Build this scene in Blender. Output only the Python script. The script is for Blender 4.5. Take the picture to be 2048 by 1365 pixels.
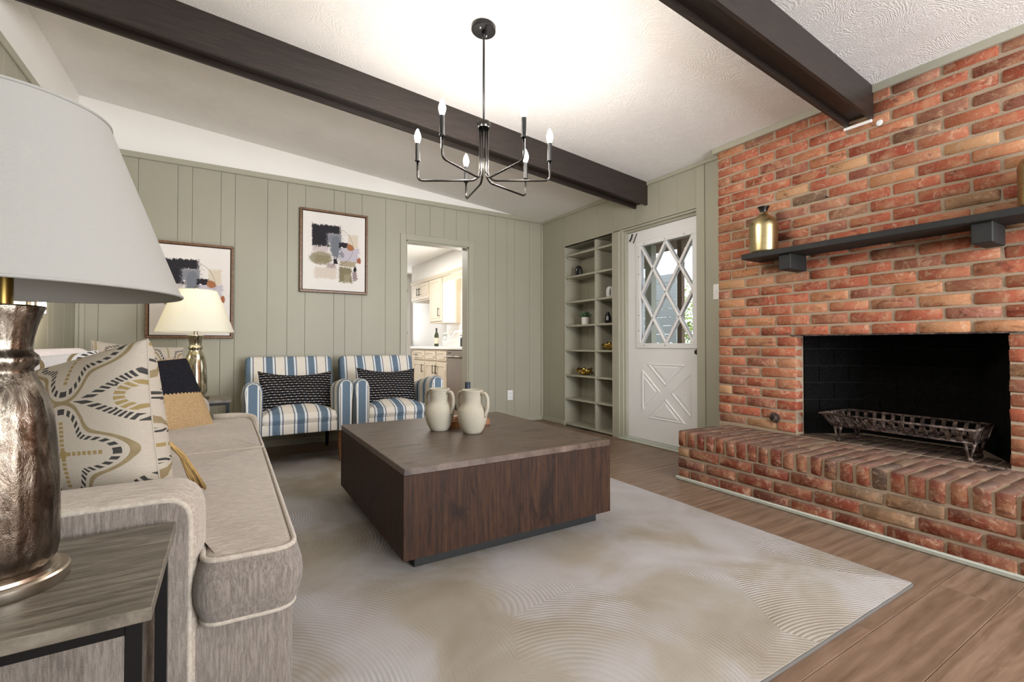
import bpy, bmesh, math, random
from mathutils import Vector, Matrix
R = math.radians
rnd = random.Random(7)
for o in list(bpy.data.objects):
    bpy.data.objects.remove(o)
SC = bpy.context.scene
COL = SC.collection

# ------------------------------------------------------------------ camera
cd = bpy.data.cameras.new('camera')
cd.sensor_width = 36.0
cd.lens = 937.392 * 36 / 2048
cd.shift_y = -(682.5 - 676.23) / 2048
cd.clip_start = 0.02
cam = bpy.data.objects.new('camera', cd)
COL.objects.link(cam)
cam.location = (0, 0, 0.94)
cam.rotation_euler = (R(90 + 0.77506), 0, R(-31.34597))
SC.camera = cam
# ------------------------------------------------------------------ world
w = bpy.data.worlds.new('sky')
SC.world = w
w.use_nodes = True
wn = w.node_tree
bg = wn.nodes['Background']
bg.inputs[0].default_value = (0.86, 0.93, 1.0, 1)
bg.inputs[1].default_value = 2.4


def area(name, loc, rot, sx, sy, power, col=(1, 1, 1)):
    l = bpy.data.lights.new(name, 'AREA')
    l.shape = 'RECTANGLE'
    l.size = sx
    l.size_y = sy
    l.energy = power
    l.color = col
    o = bpy.data.objects.new(name, l)
    COL.objects.link(o)
    o.location = loc
    o.rotation_euler = rot
    return o


# added fill lamps behind the camera and at the side; daylight at kitchen windows
area('window_fill', (2.10, -2.50, 1.30), (R(90), 0, 0), 2.2, 1.9, 205, (0.93, 0.96, 1.0))  # added area fill just inside the unseen window
area('side_fill', (-0.93, -1.1, 1.30), (R(90), 0, R(-90)), 1.6, 1.5, 7, (0.95, 0.97, 1.0))  # added fill; there is no window in this wall
area('kitchen_window_daylight', (3.30, 6.35, 1.65), (R(90), 0, R(90)), 1.4, 0.9, 34, (1, 0.98, 0.94))
area('kitchen_ceiling_fill', (1.9, 6.9, 2.40), (0, 0, 0), 0.9, 1.6, 46, (1, 0.98, 0.95))  # added area fill for the kitchen, no fixture belongs to it
area('kitchen_end_daylight', (2.9, 9.60, 1.6), (R(-90), 0, 0), 0.8, 1.2, 8, (1, 1, 1))
BULB_E = 400.0
SC.view_settings.view_transform = 'Standard'
SC.view_settings.look = 'None'
SC.view_settings.gamma = 1
SC.view_settings.exposure = 0.38
SC.view_settings.use_curve_mapping = False
try:
    SC.cycles.use_denoising = True
    SC.cycles.max_bounces = 8
    SC.cycles.sample_clamp_indirect = 6
    SC.cycles.caustics_reflective = False
    SC.cycles.caustics_refractive = False
except Exception:
    pass


# ------------------------------------------------------------------ colours and node helpers
def hexc(h):
    h = h.lstrip('#')
    v = [int(h[i:i + 2], 16) / 255 for i in (0, 2, 4)]
    return tuple((c / 12.92 if c <= .04045 else ((c + .055) / 1.055) ** 2.4) for c in v) + (1,)


class E:
    """small arithmetic language that writes Math nodes"""
    nt = None

    def __init__(s, v):
        s.v = v.v if isinstance(v, E) else v

    @staticmethod
    def m(op, *a):
        n = E.nt.nodes.new('ShaderNodeMath')
        n.operation = op
        for i, x in enumerate(a):
            x = x.v if isinstance(x, E) else x
            if isinstance(x, (int, float)):
                n.inputs[i].default_value = x
            else:
                E.nt.links.new(x, n.inputs[i])
        return E(n.outputs[0])

    def __add__(s, o): return E.m('ADD', s, o)
    __radd__ = __add__
    def __sub__(s, o): return E.m('SUBTRACT', s, o)
    def __rsub__(s, o): return E.m('SUBTRACT', o, s)
    def __mul__(s, o): return E.m('MULTIPLY', s, o)
    __rmul__ = __mul__
    def __truediv__(s, o): return E.m('DIVIDE', s, o)
    def __neg__(s): return E.m('MULTIPLY', s, -1)


def fabs(a): return E.m('ABSOLUTE', a)
def lt(a, b): return E.m('LESS_THAN', a, b)
def gt(a, b): return E.m('GREATER_THAN', a, b)
def mn(a, b): return E.m('MINIMUM', a, b)
def mx(a, b): return E.m('MAXIMUM', a, b)
def sin(a): return E.m('SINE', a)
def cos(a): return E.m('COSINE', a)
def frac(a): return E.m('FRACT', a)
def flr(a): return E.m('FLOOR', a)
def sqrt(a): return E.m('SQRT', a)
def at2(a, b): return E.m('ARCTAN2', a, b)


def band(x, c, h):
    return lt(fabs(x - c), h)


class Mat:
    def __init__(s, name, rough=.6, metal=0.0, spec=.5):
        s.m = bpy.data.materials.new(name)
        s.m.use_nodes = True
        s.nt = s.m.node_tree
        E.nt = s.nt
        s.b = s.nt.nodes['Principled BSDF']
        s.b.inputs['Roughness'].default_value = rough
        s.b.inputs['Metallic'].default_value = metal
        s.b.inputs['Specular IOR Level'].default_value = spec
        s.tc = None

    def put(s, name, x):
        x = x.v if isinstance(x, E) else x
        if hasattr(x, 'is_linked'):
            s.nt.links.new(x, s.b.inputs[name])
        else:
            s.b.inputs[name].default_value = x

    def co(s, kind='Object', scale=(1, 1, 1), rnd_off=False, rot=(0, 0, 0)):
        if s.tc is None:
            s.tc = s.nt.nodes.new('ShaderNodeTexCoord')
        mp = s.nt.nodes.new('ShaderNodeMapping')
        mp.inputs['Scale'].default_value = scale
        mp.inputs['Rotation'].default_value = rot
        s.nt.links.new(s.tc.outputs[kind], mp.inputs['Vector'])
        if rnd_off:
            oi = s.nt.nodes.new('ShaderNodeObjectInfo')
            v = s.nt.nodes.new('ShaderNodeVectorMath')
            v.operation = 'SCALE'
            v.inputs[0].default_value = (37.0, 53.0, 71.0)
            s.nt.links.new(oi.outputs['Random'], v.inputs['Scale'])
            s.nt.links.new(v.outputs[0], mp.inputs['Location'])
        return mp.outputs[0]

    def xyz(s, kind='Object'):
        if s.tc is None:
            s.tc = s.nt.nodes.new('ShaderNodeTexCoord')
        sp = s.nt.nodes.new('ShaderNodeSeparateXYZ')
        s.nt.links.new(s.tc.outputs[kind], sp.inputs[0])
        return [E(o) for o in sp.outputs]

    def noise(s, co, scale=5, detail=3, rough=.5, dist=0.0, color=False):
        n = s.nt.nodes.new('ShaderNodeTexNoise')
        n.inputs['Scale'].default_value = scale
        n.inputs['Detail'].default_value = detail
        n.inputs['Roughness'].default_value = rough
        n.inputs['Distortion'].default_value = dist
        s.nt.links.new(co, n.inputs['Vector'])
        return n.outputs['Color'] if color else E(n.outputs['Fac'])

    def wave(s, co, scale=5, dist=2, detail=2, dscale=1, kind='BANDS', direction='X'):
        n = s.nt.nodes.new('ShaderNodeTexWave')
        n.wave_type = kind
        if kind == 'BANDS':
            n.bands_direction = direction
        n.inputs['Scale'].default_value = scale
        n.inputs['Distortion'].default_value = dist
        n.inputs['Detail'].default_value = detail
        n.inputs['Detail Scale'].default_value = dscale
        s.nt.links.new(co, n.inputs['Vector'])
        return E(n.outputs['Fac'])

    def vor(s, co, scale=5, feature='F1', out='Distance', rand=1.0):
        n = s.nt.nodes.new('ShaderNodeTexVoronoi')
        n.feature = feature
        n.inputs['Scale'].default_value = scale
        n.inputs['Randomness'].default_value = rand
        s.nt.links.new(co, n.inputs['Vector'])
        return E(n.outputs[out])

    def ramp(s, fac, stops, interp='LINEAR'):
        n = s.nt.nodes.new('ShaderNodeValToRGB')
        n.color_ramp.interpolation = interp
        el = n.color_ramp.elements
        while len(el) < len(stops):
            el.new(.5)
        for e, (p, c) in zip(el, stops):
            e.position = p
            e.color = hexc(c) if isinstance(c, str) else (c, c, c, 1)
        fac = fac.v if isinstance(fac, E) else fac
        s.nt.links.new(fac, n.inputs[0])
        return n.outputs[0]

    def mix(s, fac, a, b, mode='MIX'):
        n = s.nt.nodes.new('ShaderNodeMix')
        n.data_type = 'RGBA'
        n.blend_type = mode
        n.clamp_factor = True
        for sock, x in ((n.inputs[0], fac), (n.inputs[6], a), (n.inputs[7], b)):
            x = x.v if isinstance(x, E) else x
            if isinstance(x, str):
                x = hexc(x)
            if hasattr(x, 'is_linked'):
                s.nt.links.new(x, sock)
            else:
                sock.default_value = x
        return n.outputs[2]

    def rand(s):
        oi = s.nt.nodes.new('ShaderNodeObjectInfo')
        return E(oi.outputs['Random'])

    def color(s, c):
        s.put('Base Color', hexc(c) if isinstance(c, str) else c)
        return s

    def bump(s, h, dist=.002, strength=1.0):
        n = s.nt.nodes.new('ShaderNodeBump')
        n.inputs['Distance'].default_value = dist
        n.inputs['Strength'].default_value = strength
        h = h.v if isinstance(h, E) else h
        s.nt.links.new(h, n.inputs['Height'])
        s.nt.links.new(n.outputs[0], s.b.inputs['Normal'])
        return s


def simple(name, c, rough=.6, metal=0.0, var=.08, nscale=20, bump=0.0):
    m = Mat(name, rough, metal)
    n = m.noise(m.co(), nscale, 3)
    a = hexc(c)
    lo = tuple(x * (1 - var) for x in a[:3]) + (1,)
    hi = tuple(min(1, x * (1 + var)) for x in a[:3]) + (1,)
    m.put('Base Color', m.mix(n, lo, hi))
    if bump:
        m.bump(n, bump)
    return m.m


M = {}
# paint
M['green'] = simple('sage_paint', '#a19e8d', .48, var=.04, nscale=3)
M['green_trim'] = simple('sage_trim_paint', '#a6a392', .42, var=.03, nscale=3)
M['green_dark'] = simple('panel_backing', '#7d7a69', .7, var=.05)
M['white_wall'] = simple('white_wall_paint', '#f0eeea', .6, var=.03, nscale=2)
m = Mat('textured_ceiling', .75)
co = m.co(scale=(1, 1, 1))
a = m.noise(co, 7, 2, .5, 1.5)
b = m.noise(m.co(scale=(1, 2.6, 1)), 34, 4, .6, 2.2)
b2 = m.wave(m.noise(co, 2.2, 1, color=True), 30, 6, 3, 2)
m.put('Base Color', m.mix(a, '#ebe8e5', '#f2f0ed'))
m.bump(b * .9 + b2 * .25 + a * .4, .010, .55)
M['ceiling'] = m.m
M['white_paint'] = simple('white_door_paint', '#e8e8e8', .38, var=.02, nscale=2)
M['white_plastic'] = simple('white_plastic', '#e8e8e6', .35, var=.01)
M['kitchen_white'] = simple('kitchen_wall_white', '#e9e7e2', .6, var=.02, nscale=2)
M['cabinet'] = simple('cream_cabinet_paint', '#d6c9b4', .45, var=.03, nscale=3)
M['counter'] = simple('white_counter', '#efece6', .3, var=.02)
# beams
m = Mat('dark_stained_wood', .42)
n1 = m.noise(m.co(scale=(1.2, 18, 18)), 5, 5, .6, .6)
m.put('Base Color', m.ramp(n1, [(.3, '#1d1613'), (.55, '#28201b'), (.8, '#352a24')]))
m.bump(n1, .002, .6)
M['beam'] = m.m
M['black_wood'] = simple('black_painted_wood', '#191918', .7, var=.35, nscale=40, bump=.001)
# floor planks
m = Mat('oak_vinyl_plank', .42)
g = m.noise(m.co(scale=(1.3, 9, 1), rnd_off=True), 2.2, 6, .62, 1.6)
g2 = m.noise(m.co(scale=(1.0, 30, 1), rnd_off=True), 5, 3, .6, .4)
wv = m.wave(m.co(scale=(.5, 5.5, 1), rnd_off=True), 1.6, 7, 3, .9, 'RINGS')
c1 = m.ramp(g * .62 + g2 * .24 + wv * .12, [(.28, '#5a4738'), (.43, '#715c4a'), (.57, '#836c5a'), (.78, '#947f6d')])
m.put('Base Color', m.mix(m.rand() * .30, c1, '#6b5646'))
m.bump(g2, .0006, .5)
M['plank'] = m.m
M['joint'] = simple('plank_joint', '#2c221b', .8)
# bricks
def brick_mat(name, sooty=0.0, dusty=0.0, dark=False, dust='#5c5249'):
    m = Mat(name, .88, spec=.25)
    r = m.rand()
    if dark:
        st = [(0, '#773828'), (.14, '#80402d'), (.27, '#6d3022'), (.40, '#864632'), (.52, '#783c2b'),
              (.66, '#7d4532'), (.74, '#704033'), (.82, '#57382d'), (.88, '#99795a'), (.93, '#4b3f36'), (1, '#7a3e2d')]
    else:
        st = [(0, '#98503a'), (.12, '#a65e46'), (.24, '#8c4331'), (.36, '#ad6c51'), (.48, '#9b523d'),
              (.58, '#b37f5a'), (.68, '#976253'), (.76, '#7f4938'), (.84, '#b98f68'), (.90, '#6b5646'), (1, '#a7614a')]
    base = m.ramp(r, st)
    co = m.co(rnd_off=True)
    n1 = m.noise(co, 11, 4, .6, .5)
    n2 = m.noise(co, 75, 4, .7)
    n3 = m.noise(m.co(scale=(.6, 1, 2.2), rnd_off=True), 9, 4, .6, .8)
    c = m.mix(m.ramp(n1, [(.46, 0.0), (.66, .55)]), base, '#b28a68')
    c = m.mix(m.ramp(n3, [(.57, 0.0), (.68, .70)]), c, '#5f382c')
    n5 = m.noise(co, 24, 5, .75, .8)
    c = m.mix(m.ramp(n5, [(.53, 0.0), (.64, .5)]), c, '#c4a68c')
    c = m.mix(m.ramp(n2, [(.60, 0.0), (.74, .40)]), c, '#cdb096')
    c = m.mix(m.ramp(n2, [(.26, .6), (.40, 0.0)]), c, '#4f2e20')
    if dusty:
        n4 = m.noise(m.co(), 9, 4, .6)
        c = m.mix(m.ramp(n4, [(.25, dusty * .85), (.7, dusty)]), c, dust)
    if dark:
        ge = m.nt.nodes.new('ShaderNodeNewGeometry')
        sp = m.nt.nodes.new('ShaderNodeSeparateXYZ')
        m.nt.links.new(ge.outputs['Normal'], sp.inputs[0])
        up = mx(E(sp.outputs[2]), 0)
        c = m.mix(up * (m.noise(m.co(), 30, 4, .7) * .5 + .50), c, '#62574e')
    if sooty:
        c = m.mix(sooty, c, '#15110f')
    m.put('Base Color', c)
    m.bump(n1 * .5 + n2 * .4 + n5 * .4, .006, .85)
    return m.m
M['brick'] = brick_mat('old_brick')
M['brick_hearth'] = brick_mat('hearth_brick', dark=True)
M['brick_dusty'] = brick_mat('ashy_brick', dusty=.80)
M['brick_floor'] = brick_mat('firebox_floor_brick', dusty=.9, sooty=.5)
m = Mat('mortar', .95, spec=.2)
n1 = m.noise(m.co(), 120, 4, .7)
n2 = m.noise(m.co(), 6, 3)
m.put('Base Color', m.mix(n2, m.mix(n1, '#978673', '#bba68e'), m.mix(n1, '#8a7b69', '#ad9a84')))
m.bump(n1, .004, .8)
M['mortar'] = m.m
m = Mat('sooty_firebrick', .9, spec=.1)
n1 = m.noise(m.co(rnd_off=True), 14, 5, .7)
m.put('Base Color', m.ramp(n1, [(.4, '#060606'), (.58, '#100f0e'), (.75, '#2c2926')]))
m.bump(n1, .004)
M['soot'] = m.m
M['soot_joint'] = simple('soot_joint', '#12100f', .95, var=.3)
M['soot_plain'] = simple('soot_plain', '#0b0a09', .95, var=.3)
m = Mat('rusty_cast_iron', .7, .45)
n1 = m.noise(m.co(), 30, 5, .7)
m.put('Base Color', m.ramp(n1, [(.3, '#1d1614'), (.46, '#3d2f2a'), (.6, '#6f5f56'), (.78, '#a39386')]))
m.bump(n1, .002)
M['iron'] = m.m
# metals
M['black_metal'] = simple('black_metal', '#2b2b2c', .33, .75, var=.1)
M['matte_black'] = simple('matte_black', '#141414', .5, var=.1)
M['nickel'] = simple('brushed_nickel', '#b0a596', .28, 1.0, var=.12, nscale=8)
m = Mat('gunmetal', .26, 1.0)
m.color('#4b4947')
M['gunmetal'] = m.m
M['antique_gold'] = simple('antique_gold', '#8d7640', .3, 1.0, var=.2)
m = Mat('brushed_brass', .3, 1.0)
n1 = m.noise(m.co(scale=(1, 1, 60)), 9, 3)
m.put('Base Color', m.mix(n1, '#978560', '#cbbb8f'))
m.bump(m.noise(m.co(scale=(60, 60, 4)), 5, 2), .0008, .5)
M['brass'] = m.m
M['gold'] = simple('polished_gold', '#c9a757', .16, 1.0, var=.15)
m = Mat('mercury_glass', .12, .92)
n1 = m.noise(m.co(scale=(1, 1, .45)), 42, 6, .75, .6)
n2 = m.noise(m.co(scale=(1, 1, .3)), 9, 3, .6)
m.put('Base Color', m.mix(m.ramp(n2, [(.42, 0.0), (.58, .8)]), m.ramp(n1, [(.3, '#241e1a'), (.43, '#635a4f'), (.56, '#958b7d'), (.75, '#c9c2b7')]), '#4c3f35'))
m.put('Roughness', n1 * .45)
m.bump(n1, .0025, .7)
M['mercury'] = m.m
m = Mat('champagne_mercury_glass', .14, .95)
n1 = m.noise(m.co(scale=(1, 1, .4)), 24, 4, .7)
m.put('Base Color', m.ramp(n1, [(.3, '#7b7158'), (.5, '#b9b096'), (.7, '#e6e2d0')]))
m.bump(n1, .0015, .5)
M['champagne'] = m.m
# glass
m = Mat('clear_glass', .02)
m.put('Transmission Weight', 1.0)
m.put('IOR', 1.1)
m.color('#f4f7f6')
M['glass'] = m.m
m = Mat('bottle_glass', .06)
m.color('#2b2f12')
M['bottle_glass'] = m.m


def emit(name, c, s):
    m = Mat(name, .5)
    m.put('Emission Color', hexc(c))
    m.put('Emission Strength', s)
    m.color(c)
    return m.m


M['bulb'] = emit('lit_bulb', '#fff7ee', BULB_E)
M['sconce'] = emit('lit_wall_lamp', '#fff3e2', 18)
# lampshades
for key, c, tr in (('shade', '#a4a39e', .10), ('shade2', '#faf8ea', .25)):
    m = Mat('linen_' + key, .85, spec=.2)
    x, y, z = m.xyz()
    wv = m.noise(m.co(scale=(40, 40, 500)), 3, 2, .6)
    m.put('Base Color', m.mix(wv, c, tuple(v * .9 for v in hexc(c)[:3]) + (1,)))
    m.bump(wv, .0006, .5)
    nt = m.nt
    tl = nt.nodes.new('ShaderNodeBsdfTranslucent')
    tl.inputs[0].default_value = hexc('#f3efe2')
    mxs = nt.nodes.new('ShaderNodeMixShader')
    mxs.inputs[0].default_value = tr
    nt.links.new(m.b.outputs[0], mxs.inputs[1])
    nt.links.new(tl.outputs[0], mxs.inputs[2])
    nt.links.new(mxs.outputs[0], nt.nodes['Material Output'].inputs[0])
    M[key] = m.m


# fabrics
def chenille(name, lo, mid, hi, scale):
    m = Mat(name, .92, spec=.15)
    n1 = m.noise(m.co(scale=scale), 9, 5, .7, .5)
    n2 = m.noise(m.co(), 260, 2, .7)
    n3 = m.noise(m.co(), 3, 2)
    c = m.ramp(n1 * .8 + n3 * .2, [(.40, lo), (.5, mid), (.60, hi)])
    m.put('Base Color', m.mix(n2, c, m.mix(.6, c, hi)))
    m.put('Sheen Weight', .25)
    m.bump(n1 * .5 + n2, .0022, .7)
    return m.m


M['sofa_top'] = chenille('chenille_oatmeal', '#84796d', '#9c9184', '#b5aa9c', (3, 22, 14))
M['sofa'] = chenille('chenille_oatmeal_shaded', '#5b544e', '#726962', '#8d847b', (22, 22, 2.2))  # same fabric as the top, darkened to paint in side shade
M['piping'] = chenille('chenille_piping', '#a0968a', '#aea497', '#beb4a6', (8, 8, 8))
M['back_cush'] = chenille('pale_cushion_cloth', '#d9cbc6', '#e6dad6', '#f1e9e5', (5, 14, 10))
CRM, BLU, NVY, WHT = '#d8d0c2', '#506d88', '#4a5566', '#dfe3e4'


def stripes(name, axis, period=.168, off=0.0, scale_u=1.0):
    m = Mat(name, .9, spec=.15)
    c = m.xyz()[axis]
    p = frac((c * scale_u + off) / period + 0.5) - .5
    ap = fabs(p)
    weave = m.noise(m.co(scale=(1, 1, 1)), 420, 2, .8)
    wv2 = m.noise(m.co(scale=(30, 30, 2)), 14, 3, .7)
    blue = m.mix(m.ramp(weave * .5 + wv2 * .5, [(.4, 0.0), (.6, 1.0)]), '#4a6076', '#7b8c9b')
    cr = m.mix(weave, '#d6cfc3', '#e6e0d5')
    col = m.mix(lt(ap, .285), cr, '#4c5768')
    col = m.mix(lt(ap, .245), col, '#d7dcdf')
    col = m.mix(lt(ap, .17), col, '#dfe3e4')
    col = m.mix(lt(ap, .155), col, blue)
    m.put('Base Color', col)
    m.bump(weave, .001, .5)
    return m.m


M['stripe_x'] = stripes('blue_stripe_linen', 0)
M['stripe_y'] = stripes('blue_stripe_linen_arm', 1, off=.05)
# knit black / tan
m = Mat('knit_black_tan', .95, spec=.1)
u, v, _ = m.xyz('UV')
ribs = sin(u * 620)
st = sin(v * 700 + sin(u * 620) * 1.2)
n = m.noise(m.co('UV'), 90, 3)
edge = lt(v + sin(u * 300) * .004, .225)
m.put('Base Color', m.mix(edge, m.mix(n, '#17171c', '#2a2a31'), m.mix(n, '#a98a63', '#cbae85')))
m.bump(ribs * .6 + st * .5, .003, .8)
M['knit'] = m.m
M['tan_yarn'] = simple('tan_yarn', '#a98a55', .9, var=.25, nscale=60, bump=.002)
# black dotted lumbar
m = Mat('black_woven_dots', .92, spec=.15)
u, v, _ = m.xyz('UV')
wob = m.noise(m.co('UV'), 9, 2)
row = v * 47 + wob * .8
fr = frac(row)
line = lt(fabs(fr - .5), .12)
n = m.noise(m.co('UV', scale=(38, 70, 1)), 1.0, 1, .5)
cc = m.ramp(m.noise(m.co('UV', scale=(26, 60, 1)), 2, 1), [(.36, '#8c6a5c'), (.45, '#a8a29a'), (.52, '#5f7f9c'), (.58, '#b5aca4'), (.66, '#4d6a86')], 'CONSTANT')
dots = gt(frac(u * 28 + flr(row) * .37), .80)
lc = m.mix(dots, m.mix(.55, cc, '#4a4743'), '#ece6dc')
m.put('Base Color', m.mix(line, '#15151a', lc))
m.bump(sin(row * 6.2832), .004, .8)
M['dots'] = m.m


# geometric medallion pillow
def medallion(name, bgc, ou=.03, ov=.05):
    m = Mat(name, .92, spec=.15)
    u, v, _ = m.xyz('UV')
    TX, TY = .33, .27
    wb = m.noise(m.co('UV'), 12, 2)
    x = (frac((u + ou) / TX + wb * .02) - .5) * TX
    y = (frac((v + ov) / TY + wb * .02) - .5) * TY
    ax, ay = fabs(x), fabs(y)
    d1 = E.m('POWER', ax / .122, .85) + E.m('POWER', ay / .078, .85)
    t1 = at2(y, x)
    star = band(d1, 1.0, .115) * gt(sin(t1 * 46), -.25)
    re = sqrt((x / .044) * (x / .044) + (y / .036) * (y / .036))
    ring = band(re, 1.0, .20) * gt(sin(t1 * 22), -.45)
    spk = lt(fabs(ax * .62 - ay), .0035) * gt(re, 1.3) * lt(d1, .95) * gt(sin(ax * 700), -.1)
    qx = TX / 2 - ax
    qy = TY / 2 - ay
    r2 = sqrt(qx * qx + qy * qy)
    t2 = at2(qy, qx)
    lob = cos(t2 * 4) * .024 + .088
    blk = band(r2, lob, .0075) * gt(sin(t2 * 46), -.2)
    tan_l = band(r2, lob + .0225, .0050)
    sp = mx(lt(mn(qx, qy), .0050) * lt(r2, .088) * gt(sin(r2 * 560), -.55), lt(r2, .010))
    n = m.noise(m.co('UV'), 500, 2)
    fine = m.noise(m.co('UV'), 60, 3)
    c = m.mix(n, bgc, tuple(k * .80 for k in hexc(bgc)[:3]) + (1,))
    c = m.mix(tan_l, c, m.mix(fine, '#74664b', '#8f8062'))
    c = m.mix(mx(sp, ring), c, m.mix(fine, '#7d6c48', '#988559'))
    dk = mx(mx(blk, star), spk)
    c = m.mix(dk, c, m.mix(fine, '#2a2928', '#494845'))
    m.put('Base Color', c)
    m.bump(n + mx(dk, mx(tan_l, ring)) * .8, .0025, .6)
    return m.m


M['medal'] = medallion('medallion_weave', '#b3aa9c')
M['medal_lit'] = medallion('medallion_weave_lit', '#d9d8d8', ou=.20, ov=.10)  # same weave, paled to paint in the bluish light on it
# ceramic
m = Mat('raw_ceramic', .85, spec=.2)
n1 = m.noise(m.co(scale=(.5, .5, 1)), 60, 3)
z = m.xyz()[2]
m.put('Base Color', m.mix(m.noise(m.co(), 12, 3), '#aaa392', '#beb8a7'))
m.bump(sin(z * 900) * .3 + n1, .0012, .6)
M['ceramic'] = m.m
# coffee table wood
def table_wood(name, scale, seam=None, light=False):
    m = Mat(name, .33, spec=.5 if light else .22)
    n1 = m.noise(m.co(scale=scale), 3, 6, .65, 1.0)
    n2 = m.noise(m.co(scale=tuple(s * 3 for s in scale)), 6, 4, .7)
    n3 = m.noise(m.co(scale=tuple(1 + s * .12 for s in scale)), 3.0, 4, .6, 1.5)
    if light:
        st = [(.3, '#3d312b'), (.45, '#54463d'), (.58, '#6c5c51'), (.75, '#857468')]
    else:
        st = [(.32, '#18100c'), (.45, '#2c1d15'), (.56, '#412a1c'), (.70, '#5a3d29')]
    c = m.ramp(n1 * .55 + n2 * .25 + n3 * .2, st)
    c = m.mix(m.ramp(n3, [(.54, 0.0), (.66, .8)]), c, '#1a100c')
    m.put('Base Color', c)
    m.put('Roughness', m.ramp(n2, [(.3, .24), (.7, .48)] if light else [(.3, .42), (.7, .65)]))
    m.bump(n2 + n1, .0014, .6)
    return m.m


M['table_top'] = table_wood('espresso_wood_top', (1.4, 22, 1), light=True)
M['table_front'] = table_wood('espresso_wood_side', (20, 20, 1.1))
m = Mat('grey_oak_laminate', .45)
n1 = m.noise(m.co(scale=(3, 26, 3)), 2.5, 6, .7, .8)
m.put('Base Color', m.ramp(n1, [(.34, '#453f37'), (.5, '#665f54'), (.68, '#857e71')]))
m.put('Roughness', m.ramp(n1, [(.3, .35), (.7, .55)]))
m.bump(n1, .0008)
M['grey_oak'] = m.m
M['table_wood_dark'] = simple('walnut_stain', '#4a3529', .5, var=.25, nscale=30)
m = Mat('turned_oak', .45)
n1 = m.noise(m.co(scale=(9, 9, 2)), 8, 4)
m.put('Base Color', m.ramp(n1, [(.3, '#6f4727'), (.6, '#93633a'), (.8, '#a5764a')]))
M['oak'] = m.m
m = Mat('walnut_frame', .4)
n1 = m.noise(m.co(scale=(6, 6, 6)), 8, 4)
m.put('Base Color', m.ramp(n1, [(.3, '#543a24'), (.6, '#7b583a'), (.8, '#94704c')]))
M['frame'] = m.m
M['frame_gold'] = simple('frame_lip', '#8d6a42', .4, .3, var=.1)

# rug
m = Mat('carved_rug', .97, spec=.1)
co = m.co()
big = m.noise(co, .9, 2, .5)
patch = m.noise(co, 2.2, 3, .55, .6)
pile = m.noise(co, 420, 2, .8)
pos = m.nt.nodes.new('ShaderNodeTexVoronoi')
pos.inputs['Scale'].default_value = 1.15
pos.inputs['Randomness'].default_value = .75
m.nt.links.new(co, pos.inputs['Vector'])
pos.inputs['Randomness'].default_value = .9
sb = m.nt.nodes.new('ShaderNodeVectorMath')
sb.operation = 'SUBTRACT'
m.nt.links.new(co, sb.inputs[0])
m.nt.links.new(pos.outputs['Position'], sb.inputs[1])
ad = m.nt.nodes.new('ShaderNodeVectorMath')
ad.operation = 'ADD'
ad.inputs[1].default_value = (.42, .22, 0)
m.nt.links.new(sb.outputs[0], ad.inputs[0])
ln = m.nt.nodes.new('ShaderNodeVectorMath')
ln.operation = 'LENGTH'
m.nt.links.new(ad.outputs[0], ln.inputs[0])
rings = sin(E(ln.outputs['Value']) * (6.2832 / .0125))
amp = m.ramp(m.noise(co, 1.6, 2), [(.38, .12), (.54, 1.0)])
basec = m.ramp(patch * .6 + big * .4, [(.36, '#988e7e'), (.46, '#a69e92'), (.53, '#b3aeab'), (.66, '#c0bdbd')])  # warm-to-cool mottling paints mixed room light into the pile
gro = m.mix(m.ramp(rings, [(.0, .0), (.12, .0)]), basec, basec)
dark = m.mix(.35, basec, '#6f6557')
mask = gt(-rings, .55) * E(amp)
c = m.mix(mask * .62, basec, dark)
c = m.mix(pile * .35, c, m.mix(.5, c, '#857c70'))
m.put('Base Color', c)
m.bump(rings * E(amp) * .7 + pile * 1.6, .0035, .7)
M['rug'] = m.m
M['rug_edge'] = simple('rug_binding', '#5f5c58', .95, var=.15, nscale=80)

# painting
m = Mat('abstract_print', .7, spec=.2)
u, v, _ = m.xyz('UV')
na = m.noise(m.co('UV', scale=(1, 2.0, 1)), 12, 6, .75)
nb = m.noise(m.co('UV', scale=(2.4, .8, 1), rot=(0, 0, .1)), 13, 6, .75)
grain = m.noise(m.co('UV', scale=(1, 1, 1)), 60, 4, .75)
wu = u + (na - .5) * .10
wv = v + (nb - .5) * .08
col = m.mix(m.noise(m.co('UV'), 3, 3), '#e4dfdb', '#efece8')


def blob(col, cx, cy, hx, hy, c, ell=False, dens=1.0, gr=.5):
    if ell:
        d = sqrt(((wu - cx) / hx) * ((wu - cx) / hx) + ((wv - cy) / hy) * ((wv - cy) / hy))
    else:
        d = mx(fabs(wu - cx) / hx, fabs(wv - cy) / hy)
    k = lt(d + (grain - .5) * gr * 2.6 + (na - .5) * gr * .9, 1.0) * dens
    return m.mix(k, col, m.mix(grain, tuple(x * .8 for x in hexc(c)[:3]) + (1,), c))


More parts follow.
